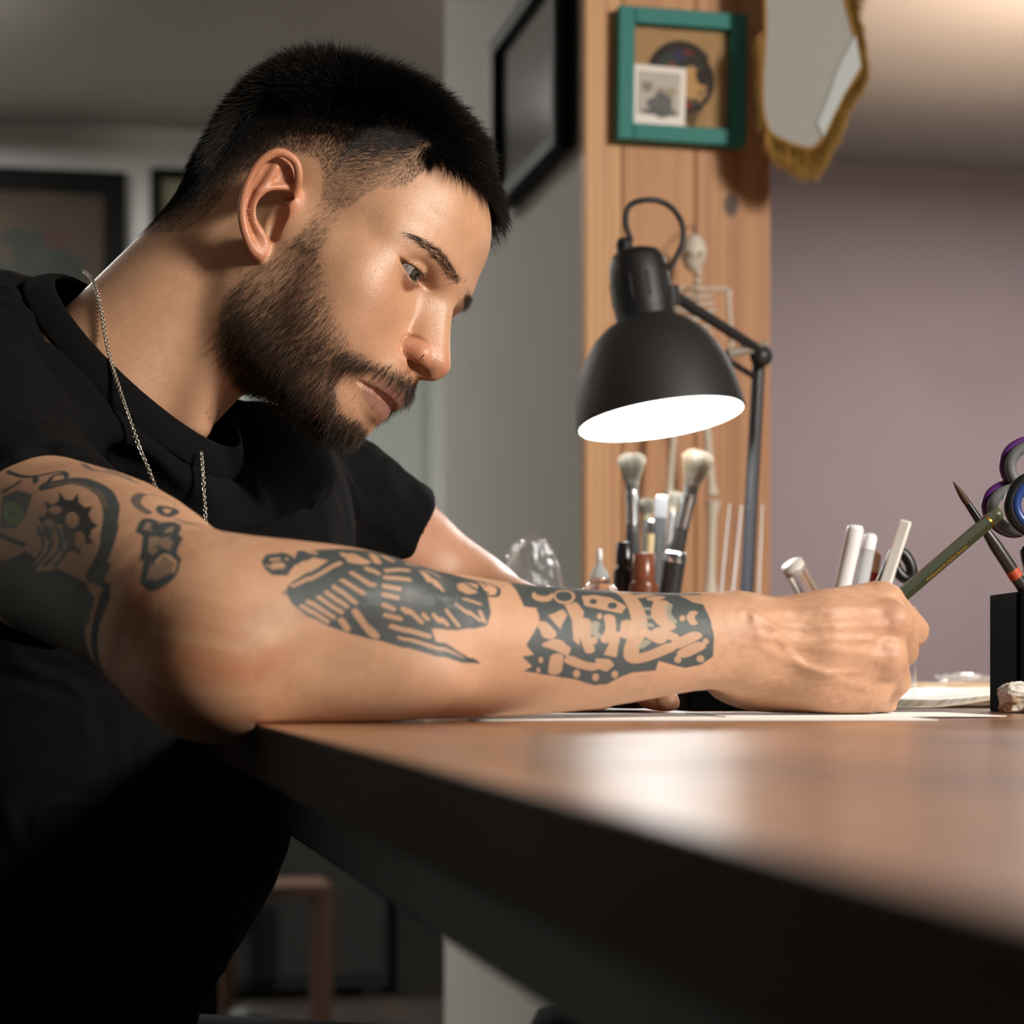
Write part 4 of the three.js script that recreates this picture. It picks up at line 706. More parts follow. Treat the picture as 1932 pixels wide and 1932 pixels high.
// ---------------------------------------------------------------- skeleton figure against the post
{
  const Z = 2.44, bone = std(0xcfc5b6, 0.6), t = thing('skeleton_figure', 'small cream skeleton model hanging on the post behind the lamp', 'skeleton model'), b = (n, x0, y0, x1, y1, r, z = Z) => part(n, turned([[r * 1.7, 0], [r * 1.5, r], [r, r * 3], [r * 0.9, at(x0, y0, z).distanceTo(at(x1, y1, z)) / 2], [r, at(x0, y0, z).distanceTo(at(x1, y1, z)) - r * 3], [r * 1.5, at(x0, y0, z).distanceTo(at(x1, y1, z)) - r], [r * 1.6, at(x0, y0, z).distanceTo(at(x1, y1, z))]], at(x0, y0, z), at(x1, y1, z), 14), bone, t);
  const sk = new THREE.SphereGeometry(1, 32, 24), p = sk.attributes.position; for (let i = 0; i < p.count; i++) { const x = p.getX(i), y = p.getY(i), z = p.getZ(i); const jaw = y < -0.2 ? 1 + 0.16 * (y + 0.2) : 1; p.setXYZ(i, x * 0.0145 * jaw, y * 0.021, z * 0.018 * (y < -0.3 ? 0.8 : 1)); } sk.computeVertexNormals(); const so = at(1309, 478, Z); sk.translate(so.x, so.y, so.z); const skull = part('skull', sk, bone, t);
  for (const s of [-1, 1]) part('eye_socket', new THREE.SphereGeometry(0.0026, 14, 10).translate(so.x + s * 0.0056, so.y - 0.003, so.z + 0.0158), std(0x8f7f6e, 0.9), skull);
  part('hanging_cord', tube([at(1309, 446, Z), at(1309, 430, Z + 0.02), at(1309, 422, 2.497)], 0.0009, 12, 6), std(0x555555, 0.7), t);
  for (let i = 0; i < 14; i++) { const c = at(1318 - i * 1.5, 515 + i * 15, Z); part('vertebra', lathe([[0, -0.0034], [0.0042, -0.003], [0.0034, 0], [0.0042, 0.003], [0, 0.0034]], 12).translate(c.x, c.y, c.z), bone, t); }
  for (let i = 0; i < 9; i++) { const w = (i < 3 ? 17 + i * 5 : 32 - (i - 3) * 1.2) * 0.00056, c = at(1316 - i * 1.6, 542 + i * 14, Z), pts = []; for (let k = 0; k <= 16; k++) { const a = (k / 16) * Math.PI * 1.86 - Math.PI * 0.43 + 0; pts.push(V(c.x + w * 1.25 * Math.sin(a * 1 + Math.PI), c.y - 0.003 * (1 - Math.cos(a)), c.z + 0.010 + 0.0135 * -Math.cos(a))); } part('rib', new THREE.TubeGeometry(new THREE.CatmullRomCurve3(pts), 32, 0.0018, 6), bone, t); }
  b('collar_bone', 1285, 545, 1372, 545, 0.0022); b('upper_arm', 1374, 548, 1380, 640, 0.0026); b('forearm', 1380, 645, 1368, 730, 0.0022); b('upper_arm', 1282, 548, 1268, 640, 0.0026); b('forearm', 1268, 645, 1262, 730, 0.0022);
  const pe = at(1300, 745, Z); part('pelvis', new THREE.TorusGeometry(0.017, 0.0062, 10, 24).scale(1, 0.7, 0.8).translate(pe.x, pe.y, pe.z), bone, t);
  b('thigh_bone', 1276, 760, 1262, 935, 0.004); b('thigh_bone', 1330, 760, 1344, 935, 0.0045); b('shin_bone', 1262, 945, 1256, 1120, 0.0036); b('shin_bone', 1345, 945, 1340, 1120, 0.0052);
  for (const [x, y] of [[1255, 1128], [1341, 1128]]) { const c = at(x, y, Z - 0.01); part('foot', box(0.014, 0.008, 0.034, 0.003).translate(c.x, c.y, c.z), bone, t); }
}
// ---------------------------------------------------------------- pictures and pennant
{
  const blob = (c, x, y, r, col, seed) => { c.fillStyle = col; c.beginPath(); for (let i = 0; i <= 40; i++) { const a = i / 40 * 6.283, q = r * (1 + 0.3 * n3(Math.cos(a) * 1.4 + seed, Math.sin(a) * 1.4, seed)); c.lineTo(x + q * Math.cos(a), y + q * Math.sin(a)); } c.fill(); };
  const frame = (name, label, pos, turn, w, h, bw, col, tex, mat) => {
    const o = thing(name, label, 'picture', pos, turn), m = std(col, 0.6, { specularIntensity: col === 0x0a0a0a ? 0.2 : 0.6 });
    part('frame_side', box(bw, h, 0.022, 0.002), m, o).position.set(-w / 2 + bw / 2, 0, 0.011); part('frame_side', box(bw, h, 0.022, 0.002), m, o).position.set(w / 2 - bw / 2, 0, 0.011);
    part('frame_side', box(w - 2 * bw, bw, 0.022, 0.002), m, o).position.set(0, h / 2 - bw / 2, 0.011); part('frame_side', box(w - 2 * bw, bw, 0.022, 0.002), m, o).position.set(0, -h / 2 + bw / 2, 0.011);
    part('print', new THREE.PlaneGeometry(w - 1.6 * bw, h - 1.6 * bw), std(0xffffff, 0.8, { map: tex }), o).position.z = 0.008;
    if (mat) part('glass', box(w - 1.7 * bw, h - 1.7 * bw, 0.0015), std(0xffffff, 0.06, { transmission: 1, thickness: 0 }), o).position.z = 0.0125;
    return o;
  };
  const onBack = (px, py) => { const r = at(px, py, 1).sub(camera.position), k = (BACK - 0.001) / V(r.x, 0, r.z).dot(A); return camera.position.clone().addScaledVector(r, k); };
  const flash = canvasTex(512, 512, (c, w, h) => { c.fillStyle = '#2b2014'; c.fillRect(0, 0, w, h); for (let i = 0; i < 60; i++) blob(c, rnd() * w, rnd() * h, 20 + rnd() * 40, `rgba(${60 + rnd() * 40},${40 + rnd() * 30},${20 + rnd() * 14},0.12)`, i); blob(c, 300, 250, 92, '#101a14', 3); blob(c, 230, 200, 46, '#111a14', 5); blob(c, 350, 190, 40, '#2c140e', 7); blob(c, 160, 330, 60, '#121d17', 9); blob(c, 390, 300, 52, '#0f1713', 13); blob(c, 250, 380, 40, '#22120b', 15); blob(c, 310, 260, 40, '#191f18', 19); });
  { const a = onBack(-150, 480), b = onBack(237, 480), w = a.distanceTo(b), hT = onBack(100, 318).y - onBack(100, 640).y; frame('picture_frame', 'black framed brown tattoo print on the back wall at the left edge', a.lerp(b, 0.5), TURN, w, hT, 0.062, 0x0a0a0a, flash, false); }
  { const a = onBack(284, 480), b = onBack(560, 480), w = a.distanceTo(b), hT = onBack(100, 325).y - onBack(100, 640).y; frame('picture_frame', 'black framed pale print half hidden by the back of the head', a.lerp(b, 0.5), TURN, w, hT, 0.03, 0x0a0a0a, canvasTex(128, 128, (c, w2, h2) => { c.fillStyle = '#77755f'; c.fillRect(0, 0, w2, h2); blob(c, 64, 64, 30, '#3b3f38', 4); }), true); }
  // on the partition, seen at a slant: its face looks along -Bx
  { const c0 = V(0.0768, 0, -2.5), p = c0.clone().addScaledVector(A, 0.0307 + 0.19).setY(EYE + 0.712).addScaledVector(Bx, -0.001); frame('picture_frame', 'black framed dark glossy print on the grey partition', p, TURN - Math.PI / 2, 0.378, 0.224, 0.022, 0x0a0a0a, canvasTex(128, 128, (c, w, h) => { c.fillStyle = '#2e2c29'; c.fillRect(0, 0, w, h); blob(c, 60, 70, 34, '#1c1b1a', 2); }), true); }
  // turquoise frame on the post
  { const face = V(0.0768, 0, -2.5).addScaledVector(A, -0.0232), hit = (px, py) => { const r = at(px, py, 1).sub(camera.position), k = face.dot(A) / V(r.x, 0, r.z).dot(A); return camera.position.clone().addScaledVector(r, k); };
    const a = hit(1158, 150), b = hit(1398, 158), w = a.distanceTo(b), h = hit(1277, 28).y - hit(1277, 277).y;
    const lady = canvasTex(512, 512, (c, W1, H1) => { c.fillStyle = '#a4845c'; c.fillRect(0, 0, W1, H1); for (let i = 0; i < 40; i++) blob(c, rnd() * W1, rnd() * H1, 30 + rnd() * 40, 'rgba(140,105,65,0.15)', i); blob(c, 255, 230, 150, '#2b2a26', 3); blob(c, 200, 170, 60, '#2f3a36', 4); blob(c, 300, 110, 34, '#6a2a1e', 6); blob(c, 250, 140, 30, '#33304a', 2); blob(c, 215, 205, 30, '#6d3a1c', 9); blob(c, 300, 280, 82, '#b08a58', 8); blob(c, 380, 240, 40, '#2a2019', 1); blob(c, 320, 390, 44, '#3c3f38', 11); blob(c, 300, 380, 22, '#7a3018', 12); blob(c, 310, 440, 40, '#5b4626', 5); c.strokeStyle = '#2a211a'; c.lineWidth = 26; c.beginPath(); c.arc(270, 262, 148, -0.9, 1.6); c.stroke(); c.lineWidth = 40; c.beginPath(); c.arc(262, 240, 150, -2.9, -0.6); c.stroke(); });
    const o = frame('picture_frame', 'turquoise framed portrait drawing on the wooden post', a.clone().lerp(b, 0.5).setY((hit(1277, 28).y + hit(1277, 277).y) / 2), TURN, w, h, 0.0185, 0x2f7872, lady, false); o.rotateZ(-0.012);
    const p0 = hit(1186, 128), p1 = hit(1287, 245), pr = thing('photo_print', 'small white bordered photo tucked in the turquoise frame corner', 'photo', p0.clone().lerp(p1, 0.5).addScaledVector(A, -0.0135), TURN); pr.rotateZ(-0.03);
    part('print', box(Math.hypot(p1.x - p0.x, p1.z - p0.z), p0.y - p1.y, 0.0006), [0, 1, 2, 3, 4, 5].map((i) => i === 4 ? std(0xffffff, 0.5, { map: canvasTex(256, 300, (c, W1, H1) => { c.fillStyle = '#d9d2cb'; c.fillRect(0, 0, W1, H1); c.fillStyle = '#a59c92'; c.fillRect(26, 30, W1 - 52, H1 - 80); blob(c, 70, 110, 26, '#6e5d4c', 2); blob(c, 150, 150, 44, '#7c705e', 6); blob(c, 140, 200, 58, '#2e2b26', 4); blob(c, 190, 120, 18, '#8c7c58', 7); c.fillStyle = '#1e1b19'; c.beginPath(); c.ellipse(135, 232, 90, 16, 0, 0, 7); c.fill(); }) }) : std(0xd9d2cb, 0.6)), pr); }
  // pennant with golden fringe
  const Z = 2.44, o = thing('pennant', 'grey cloth pennant with a golden fringe hanging right of the turquoise frame', 'pennant');
  const edge = [[1440, -60], [1443, 60], [1438, 150], [1440, 215], [1452, 250], [1490, 272], [1530, 281], [1552, 262], [1570, 222], [1592, 178], [1622, 128], [1612, 70], [1596, 10], [1588, -60]];
  const cloth = new THREE.Shape(edge.map(([x, y]) => { const p = at(x, y, Z); return new THREE.Vector2(p.x, p.y); })), cg = new THREE.ExtrudeGeometry(cloth, { depth: 0.004, bevelEnabled: true, bevelSize: 0.001, bevelThickness: 0.001, bevelSegments: 2, steps: 1 });
  cg.translate(0, 0, -Z); part('cloth', cg, std(0x9c9a96, 0.9, { sheen: 0.3, sheenColor: new THREE.Color(0.4, 0.4, 0.4) }), o);
  const cx = at(1500, 20, Z), strip = new THREE.Shape([[1552, 262], [1570, 222], [1592, 178], [1622, 128], [1612, 70], [1580, 130], [1560, 190], [1540, 235]].map(([x, y]) => { const p = at(x, y, Z); return new THREE.Vector2(p.x, p.y); }));
  part('lining', new THREE.ExtrudeGeometry(strip, { depth: 0.003, bevelEnabled: false }).translate(0, 0, -Z + 0.0045), std(0xb4bcbc, 0.8), o);
  part('cord', tube(edge.slice(0).map(([x, y]) => at(x, y, Z - 0.004)), 0.0026, 120, 8), std(0x8a6420, 0.6), o);
  reseed(9); const list = []; const pe = edge.map(([x, y]) => at(x, y, Z));
  for (let i = 1; i + 1 < pe.length; i++) { const a = pe[i], b = pe[i + 1], n = Math.ceil(a.distanceTo(b) / 0.00016); for (let k = 0; k < n; k++) { const p = a.clone().lerp(b, k / n), out = p.clone().sub(cx).setZ(0).normalize(), low = edge[i][1] > 180; list.push({ p: p.add(V(rr(-.001, .001), rr(-.001, .001), rr(-.003, .006))), d: V(out.x * (low ? 0.5 : i < 4 ? 1.3 : 0.75) + rr(-.2, .2), out.y * 0.6 - (low ? 0.75 : 0.45) + rr(-.15, .15), rr(-.12, .2)).normalize(), side: V(0, -1, 0.2), len: (i < 4 ? 0.022 : 0.023) * rr(0.8, 1.15) * (low ? 1.55 : 1) * (1 + 0.15 * n3(p.x * 60, p.y * 60, 1)), w: 0.0007, tint: [0.42 * rr(0.7, 1.2), 0.24 * rr(0.7, 1.15), 0.045] }); } }
  o.add(strands('fringe', list, std(0xffffff, 0.55), 0.25, 4));
  part('hook', tube([at(1515, -60, Z), at(1515, -140, Z), at(1480, -200, Z + 0.03), at(1450, -240, Z + 0.07)], 0.003, 20), metal(0x777777), o);
  const bx = thing('wall_box', 'small dark box mounted high behind the forehead', 'box', onBack(872, 206), TURN); part('body', box(0.12, 0.09, 0.06, 0.006), std(0x222222, 0.6), bx).position.z = 0.031; part('face', box(0.1, 0.07, 0.004, 0.001), std(0x161616, 0.8), bx).position.z = 0.063;
}
// ---------------------------------------------------------------- under and beyond the desk
{
  const fl = (px, depth) => { const p = at(px, HORIZON, depth); p.y = 0; return p; };
  const cb = thing('cabinet', 'low black cabinet against the back wall', 'cabinet', fl(470, 5.5), TURN); part('carcass', box(0.64, 0.62, 0.4, 0.004), std(0x0d0d0d, 0.6), cb).position.y = 0.33; for (const x of [-0.155, 0.155]) { const d = part('door', box(0.3, 0.56, 0.02, 0.003), std(0x0f0f0f, 0.55), cb); d.position.set(x, 0.33, 0.21); part('knob', new THREE.SphereGeometry(0.01, 12, 8), metal(0x555555), d).position.set(-Math.sign(x) * 0.12, 0, 0.018); }
  for (const [x, z] of [[-0.28, 0.15], [0.28, 0.15], [-0.28, -0.15], [0.28, -0.15]]) part('foot', box(0.04, 0.021, 0.04), std(0x0d0d0d, 0.6), cb).position.set(x, 0.0105, z);
  const sb = thing('shade_box', 'added dark box in place of the shaded wall beside the black cabinet', 'box', fl(783, 5.55), TURN); part('body', box(0.15, 0.6, 0.35, 0.006), std(0x1d1d1c, 0.85), sb).position.y = 0.301; part('lid', box(0.156, 0.02, 0.357, 0.004), std(0x1a1a19, 0.85), sb).position.y = 0.611;  // dark box added to stand in for shade on the low wall
  const st = thing('wooden_stool', 'plain wooden stool frame seen under the desk', 'stool', fl(515, 4.85), TURN), wd = std(0x4a3222, 0.7); part('seat', box(0.235, 0.026, 0.2, 0.003), wd, st).position.y = 0.31; for (const [x, z] of [[-0.105, 0.085], [0.105, 0.085], [-0.105, -0.085], [0.105, -0.085]]) part('leg', box(0.026, 0.3, 0.026, 0.002), wd, st).position.set(x, 0.15, z);
  const pf = thing('round_stool', 'round black stool standing under the desk', 'stool', fl(1128, 2.15)); part('seat', lathe([[0, 0.405], [0.058, 0.406], [0.066, 0.415], [0.066, 0.435], [0.058, 0.45], [0.03, 0.456], [0, 0.457]], 48), std(0x050505, 0.8, { specularIntensity: 0.3 }), pf); for (let i = 0; i < 3; i++) part('leg', rod(V(0.04 * Math.cos(i * 2.09), 0.406, 0.04 * Math.sin(i * 2.09)), V(0.1 * Math.cos(i * 2.09), 0.001, 0.1 * Math.sin(i * 2.09)), 0.009), std(0x080808, 0.6), pf);
  const bn = thing('waste_bin', 'small black round bin under the desk near the cabinet', 'bin', fl(473, 4.2)); part('bin', lathe([[0, 0.001], [0.036, 0.001], [0.046, 0.13], [0.04, 0.14], [0.02, 0.147], [0, 0.148]], 36), std(0x050505, 0.6), bn); part('knob', new THREE.SphereGeometry(0.006, 12, 8).translate(0, 0.15, 0), std(0x050505, 0.5), bn);
}
// ---------------------------------------------------------------- the man: put together
const poreBump = (() => { const t = dataTex(512, 512, (u, v) => { const a = n3(u * 60, v * 60, 1), b = n3(u * 130, v * 130, 4), c = n3(u * 26, v * 30, 8), w = Math.abs(n3(u * 34 + 5, v * 34, 2)); const q = 128 + 34 * a + 26 * b + 20 * c - 30 * Math.max(0, 0.16 - w) / 0.16; return [q, q, q]; }, false); t.wrapS = t.wrapT = THREE.MirroredRepeatWrapping; return t; })();
const SKIN = [0.505, 0.283, 0.17];
// head: uv in tiles of 45 mm round the head, colour of the skin per point
(() => {
  const p = headLocal.attributes.position, uv = new Float32Array(p.count * 2), col = new Float32Array(p.count * 3);
  const near = (f, u, n, cf, cu, cn, r) => Math.exp(-((f - cf) ** 2 + (u - cu) ** 2 + (n - cn) ** 2) / (r * r));
  for (let i = 0; i < p.count; i++) {
    const f = p.getX(i), u = p.getY(i), n = p.getZ(i), a = Math.abs(n);
    uv[i * 2] = Math.atan2(n, f + 6) * 70 / 45; uv[i * 2 + 1] = u / 45;
    const mot = 1 + 0.10 * fbm(f * 0.045, u * 0.045, n * 0.045, 3) + 0.05 * n3(f * 0.28, u * 0.28, n * 0.28);
    let r = SKIN[0] * mot, g = SKIN[1] * mot, b = SKIN[2] * mot;
    const tint = (w, cr, cg, cb) => { r *= mix(1, cr, w); g *= mix(1, cg, w); b *= mix(1, cb, w); };
    if (n > 55 && f > -40 && f < 30) { const e = earSdf(f, u, n)[0]; if (e < 2) tint(sstep(2.5, 0, e), 1.02, 0.78, 0.72); }
    tint(Math.min(1, near(f, u, a, 101, -25, 12, 12) + 0.7 * near(f, u, n, 116, -22, 0, 10)), 1.02, 0.74, 0.72);
    tint(0.5 * near(f, u, a, 78, -14, 44, 24), 1.0, 0.86, 0.82);
    tint(0.55 * near(f, u, a, 84, 10, 34, 11), 0.86, 0.76, 0.78);
    tint(0.5 * near(f, u, a, 88, 66, 20, 22) * (0.6 + 0.4 * n3(f * 0.06, u * 0.06, n * 0.06)), 0.95, 0.84, 0.7);
    if (f > 70 && u < -44 && u > -72 && a < 29) { const up = poly2(f, u, [[81, -57.6], [88, -52.5], [95, -49.5], [110, -50.5], [110, -58.5]]), lo = poly2(f, u, [[80, -59.5], [110, -57.5], [110, -67.5], [92, -68.2], [86, -64.5]]); tint(sstep(1.2, -1, Math.min(up, lo)) * sstep(27, 20, a), 0.66, 0.56, 0.68); }
    const [hw, hl] = u > -58 ? hairAt(f, u, n) : [0, 0];
    if (hw > 0) tint(mix(0.46 * hw, 0.92, sstep(7, 14, hl)) * (0.85 + 0.3 * n3(f * 0.5, u * 0.5, n * 0.5)), 0.2, 0.25, 0.31);
    const [bw] = beardAt(f, u, n); if (bw > 0) tint(0.42 * bw * (0.8 + 0.4 * n3(f * 0.5, u * 0.5, n * 0.5)), 0.45, 0.5, 0.56);
    if (poly2(f, u, BROW_AREA) < 0 && f > 70) tint(0.3, 0.4, 0.4, 0.4);
    col[i * 3] = r; col[i * 3 + 1] = g; col[i * 3 + 2] = b;
  }
  headGeo.setAttribute('uv', new THREE.BufferAttribute(uv, 2)); headGeo.setAttribute('color', new THREE.BufferAttribute(col, 3));
})();
// arms
const armGeo = polygonize(armSdf, [-440, -60, -1440], [270, 190, -1000], ARM_CELL), farGeo = polygonize(farSdf, [-160, -60, -1760], [150, 190, -1330], 3);
for (const g of [armGeo, farGeo]) {
  const p = g.attributes.position, uv = new Float32Array(p.count * 2), col = new Float32Array(p.count * 3).fill(1);
  for (let i = 0; i < p.count; i++) { if (g === armGeo) { const [s, a] = armUV(p.getX(i), p.getY(i), p.getZ(i)); uv[i * 2] = s / ARM_LEN; uv[i * 2 + 1] = 0.5 - a / (2 * Math.PI); } else { uv[i * 2] = p.getX(i) / 45; uv[i * 2 + 1] = p.getY(i) / 45; const m = 0.95 + 0.1 * fbm(p.getX(i) * 0.04, p.getY(i) * 0.04, p.getZ(i) * 0.04); col.set(SKIN.map((c, k) => c * m * [1, 0.92, 0.95][k]), i * 3); } }
  g.setAttribute('uv', new THREE.BufferAttribute(uv, 2)); g.setAttribute('color', new THREE.BufferAttribute(col, 3));
  g.applyMatrix4(toWorld);
}
// tattoos: drawn on the unrolled skin of the arm; a design drawn flat is wrapped by these cubic layouts (millimetres along, angle round)
const ARM_W = 2048, ARM_H = 1024;
const layout = (cx, cy, cs, ca) => (x, y) => { const u = (x - cx) / 200, v = (y - cy) / 200, m = [1, u, v, u * u, u * v, v * v, u * u * u, u * u * v, u * v * v, v * v * v], s = m.reduce((q, k, i) => q + k * cs[i], 0), a = m.reduce((q, k, i) => q + k * ca[i], 0); return [s / ARM_LEN * ARM_W, (0.5 + a / (2 * Math.PI)) * ARM_H]; };
const armTex = canvasTex(ARM_W, ARM_H, (c) => {
  const css = (l, a = 1) => `rgba(${l.map((x) => Math.round(255 * (x <= 0.0031308 ? 12.92 * x : 1.055 * Math.pow(x, 1 / 2.4) - 0.055))).join(',')},${a})`;
  c.fillStyle = css(SKIN); c.fillRect(0, 0, ARM_W, ARM_H); reseed(55);
  for (let i = 0; i < 2600; i++) { const x = rnd() * ARM_W, y = rnd() * ARM_H, r = 3 + rnd() * rnd() * 60, k = rnd(); c.fillStyle = k < 0.4 ? 'rgba(150,80,60,0.05)' : k < 0.7 ? 'rgba(225,185,150,0.05)' : 'rgba(120,85,60,0.045)'; c.beginPath(); c.ellipse(x, y, r, r * (0.5 + rnd()), rnd() * 3, 0, 7); c.fill(); }
  for (let i = 0; i < 900; i++) { c.fillStyle = `rgba(${110 + rnd() * 40},${66 + rnd() * 20},${44},0.35)`; c.fillRect(rnd() * ARM_W, rnd() * ARM_H, 1.4, 1.4); }
  for (let i = 0; i < 260; i++) { const x = (372 + (rnd() + rnd() - 1) * 46) / ARM_LEN * ARM_W, y = (0.5 + (0.45 + (rnd() + rnd() - 1) * 1.0) / 6.2832) * ARM_H; c.fillStyle = 'rgba(128,62,46,0.035)'; c.beginPath(); c.ellipse(x, y, 10 + rnd() * 26, 6 + rnd() * 22, rnd() * 3, 0, 7); c.fill(); }
  for (let i = 0; i < 420; i++) { const x = (690 + rnd() * 100) / ARM_LEN * ARM_W, y = (0.5 + (rnd() - 0.5) * 0.42) * ARM_H; c.strokeStyle = rnd() < 0.5 ? 'rgba(120,72,48,0.10)' : 'rgba(235,195,160,0.10)'; c.lineWidth = 1 + rnd() * 1.5; c.beginPath(); c.moveTo(x, y); c.lineTo(x + 6 + rnd() * 16, y + (rnd() - 0.5) * 8); c.stroke(); }
  const skin = css(SKIN.map((x) => x * 0.92), 0.93), ink = 'rgba(54,63,67,0.93)', ink2 = 'rgba(36,39,40,0.95)', grey = 'rgba(84,84,80,0.75)';
  const art = (map, ox, oy, k) => {
    const M = (p) => map(ox + p[0] / k, oy + p[1] / k);
    const line = (pts, close) => { c.beginPath(); const q = close ? [...pts, pts[0]] : pts; q.forEach((p, i) => { if (!i) return c.moveTo(...M(p)); const o = q[i - 1]; for (let t = 1; t <= 6; t++) c.lineTo(...M([mix(o[0], p[0], t / 6), mix(o[1], p[1], t / 6)])); }); if (close) c.closePath(); };
    const a0 = M([0, 0]), a1 = M([100, 0]), a2 = M([0, 100]), unit = (Math.hypot(a1[0] - a0[0], a1[1] - a0[1]) + Math.hypot(a2[0] - a0[0], a2[1] - a0[1])) / 200;
    return {
      fill(pts, col) { line(pts, true); c.fillStyle = col; c.fill(); },
      stroke(pts, w, col) { const d = dense(pts.map((p) => [...p]), 6); line(d); c.strokeStyle = col; c.lineWidth = w * unit; c.lineCap = 'round'; c.lineJoin = 'round'; c.stroke(); },
      dot(x, y, rx, col, ry = rx, n = 18) { const p = []; for (let i = 0; i < n; i++) { const t = i / n * 6.2832; p.push([x + rx * Math.cos(t), y + ry * Math.sin(t)]); } this.fill(p, col); },
      bars(list, w, col) { for (const b of list) this.stroke([[b[0], b[1]], [b[2], b[3]]], w, col); },
    };
  };
  { // bird with spread wings
    const d = art(layout(725, 1160, [445.996, 48.295, 1.664, 4.693, -6.694, 16.284, 3.148, -13.183, 17.057, -14.09], [0.018, -0.108, 1.099, -0.126, 0.348, -0.353, 0.008, 0.288, -0.423, 0.5]), 480, 1010, 4.025);
    d.fill([[330, 90], [640, 70], [1180, 110], [1500, 230], [1700, 330], [1760, 450], [1790, 600], [1760, 690], [1540, 715], [1370, 700], [1400, 800], [1690, 970], [1560, 965], [1200, 865], [1000, 805], [760, 745], [560, 685], [380, 605], [260, 515], [222, 440], [230, 390], [280, 340], [430, 250], [560, 180], [420, 150], [320, 210], [290, 190]], ink);
    d.bars([[285, 372, 640, 205]], 28, skin); d.fill([[330, 225], [400, 165], [540, 175], [500, 215], [400, 265], [260, 320]], skin);
    d.bars([[350, 532, 550, 645], [405, 492, 605, 605], [482, 452, 668, 560], [548, 412, 712, 515], [612, 372, 785, 490], [672, 332, 850, 432], [742, 285, 905, 382], [860, 268, 935, 312]], 30, skin);
    d.bars([[785, 555, 935, 755]], 42, skin); d.bars([[668, 628, 718, 698]], 40, skin);
    d.bars([[1000, 300, 1150, 302], [995, 345, 1150, 372], [990, 398, 1110, 430], [990, 452, 1100, 482], [995, 518, 1075, 550], [1015, 590, 1140, 622]], 32, skin);
    d.bars([[1070, 675, 1345, 760], [1140, 765, 1590, 915]], 36, skin); d.stroke([[1130, 745], [1400, 830], [1690, 968]], 16, ink2);
    d.bars([[1380, 605, 1450, 670], [1440, 565, 1555, 680], [1535, 520, 1700, 645], [1600, 485, 1700, 525], [1155, 555, 1280, 650], [1290, 600, 1330, 630], [1700, 580, 1740, 660]], 30, skin);
    for (let i = 0; i < 26; i++) { d.dot(1300 + rnd() * 240, 470 + rnd() * 70, 10 + rnd() * 26, 'rgba(112,118,118,0.3)', 8 + rnd() * 14); d.dot(840 + rnd() * 120, 430 + rnd() * 80, 8 + rnd() * 18, 'rgba(96,104,106,0.3)'); }
    d.bars([[1270, 300, 1320, 380], [1300, 310, 1400, 420], [1320, 262, 1390, 292], [1150, 225, 1230, 215]], 34, skin);
    d.bars([[735, 150, 820, 205], [735, 195, 825, 215]], 60, skin); d.bars([[885, 150, 925, 225]], 50, skin); d.bars([[985, 165, 1040, 210]], 50, skin); d.bars([[655, 130, 690, 160], [380, 95, 430, 110]], 40, skin);
    d.fill([[1540, 345], [1600, 330], [1700, 360], [1680, 440], [1590, 440], [1550, 400]], skin); d.stroke([[1600, 345], [1680, 410], [1760, 440]], 30, ink); d.stroke([[1740, 330], [1850, 400], [1840, 470], [1760, 470]], 26, ink); d.stroke([[1560, 290], [1700, 320], [1760, 380]], 20, ink);
    d.fill([[68, 190], [110, 130], [200, 105], [290, 140], [312, 205], [270, 250], [235, 300], [150, 295], [95, 250]], ink); d.dot(185, 220, 38, skin, 26); d.dot(160, 170, 26, skin, 12); d.dot(235, 165, 18, skin, 12); d.stroke([[110, 215], [140, 235], [170, 250]], 12, skin);
  }
  { // masked warrior band
    const d = art(layout(1165, 1205, [585.847, 70.238, -8.315, -1.56, -0.45, 46.436, 1.032, 7.626, 4.205, -28.196], [0.09, 0.044, 1.684, 0.102, 0.464, -0.531, 0.003, 0.023, 0.07, 2.616]), 960, 1080, 4.712);
    d.fill([[40, 90], [190, 70], [600, 60], [1060, 80], [1500, 120], [1700, 170], [1720, 280], [1800, 420], [1830, 560], [1810, 740], [1700, 820], [1560, 850], [1440, 820], [1330, 790], [1300, 870], [1090, 890], [1000, 920], [880, 980], [760, 990], [600, 950], [450, 930], [280, 910], [130, 890], [200, 850], [120, 760], [220, 740], [160, 640], [220, 520], [280, 380], [250, 310], [130, 300]], ink);
    d.fill([[1500, 180], [1720, 190], [1760, 300], [1640, 270]], skin);
    d.dot(310, 215, 95, skin, 50); d.dot(315, 185, 70, ink, 32); d.dot(495, 215, 95, skin, 70); d.dot(490, 215, 72, ink, 48);
    d.fill([[350, 372], [480, 325], [520, 372], [462, 495]], skin); d.bars([[310, 460, 365, 530]], 50, skin); d.fill([[290, 645], [400, 580], [480, 600], [560, 680], [530, 765], [420, 700]], skin);
    d.fill([[490, 290], [600, 270], [665, 350], [630, 655], [580, 600], [560, 420]], skin); d.fill([[520, 380], [560, 440], [580, 560], [500, 560], [470, 520]], ink);
    d.stroke([[960, 105], [1080, 240], [1150, 380], [1160, 520], [1105, 640], [1090, 745], [1150, 770], [1290, 730], [1430, 668]], 52, skin);
    d.fill([[640, 215], [760, 200], [900, 230], [1045, 310], [1000, 372], [820, 335], [665, 300]], skin); d.dot(742, 265, 36, ink, 24); d.dot(910, 302, 42, ink, 28);
    d.stroke([[680, 430], [690, 590], [720, 695]], 36, skin); d.stroke([[890, 400], [905, 500], [865, 600]], 36, skin); d.stroke([[770, 450], [760, 520], [800, 570]], 26, 'rgba(150,140,120,0.8)'); d.dot(755, 610, 36, skin); d.dot(800, 390, 26, skin);
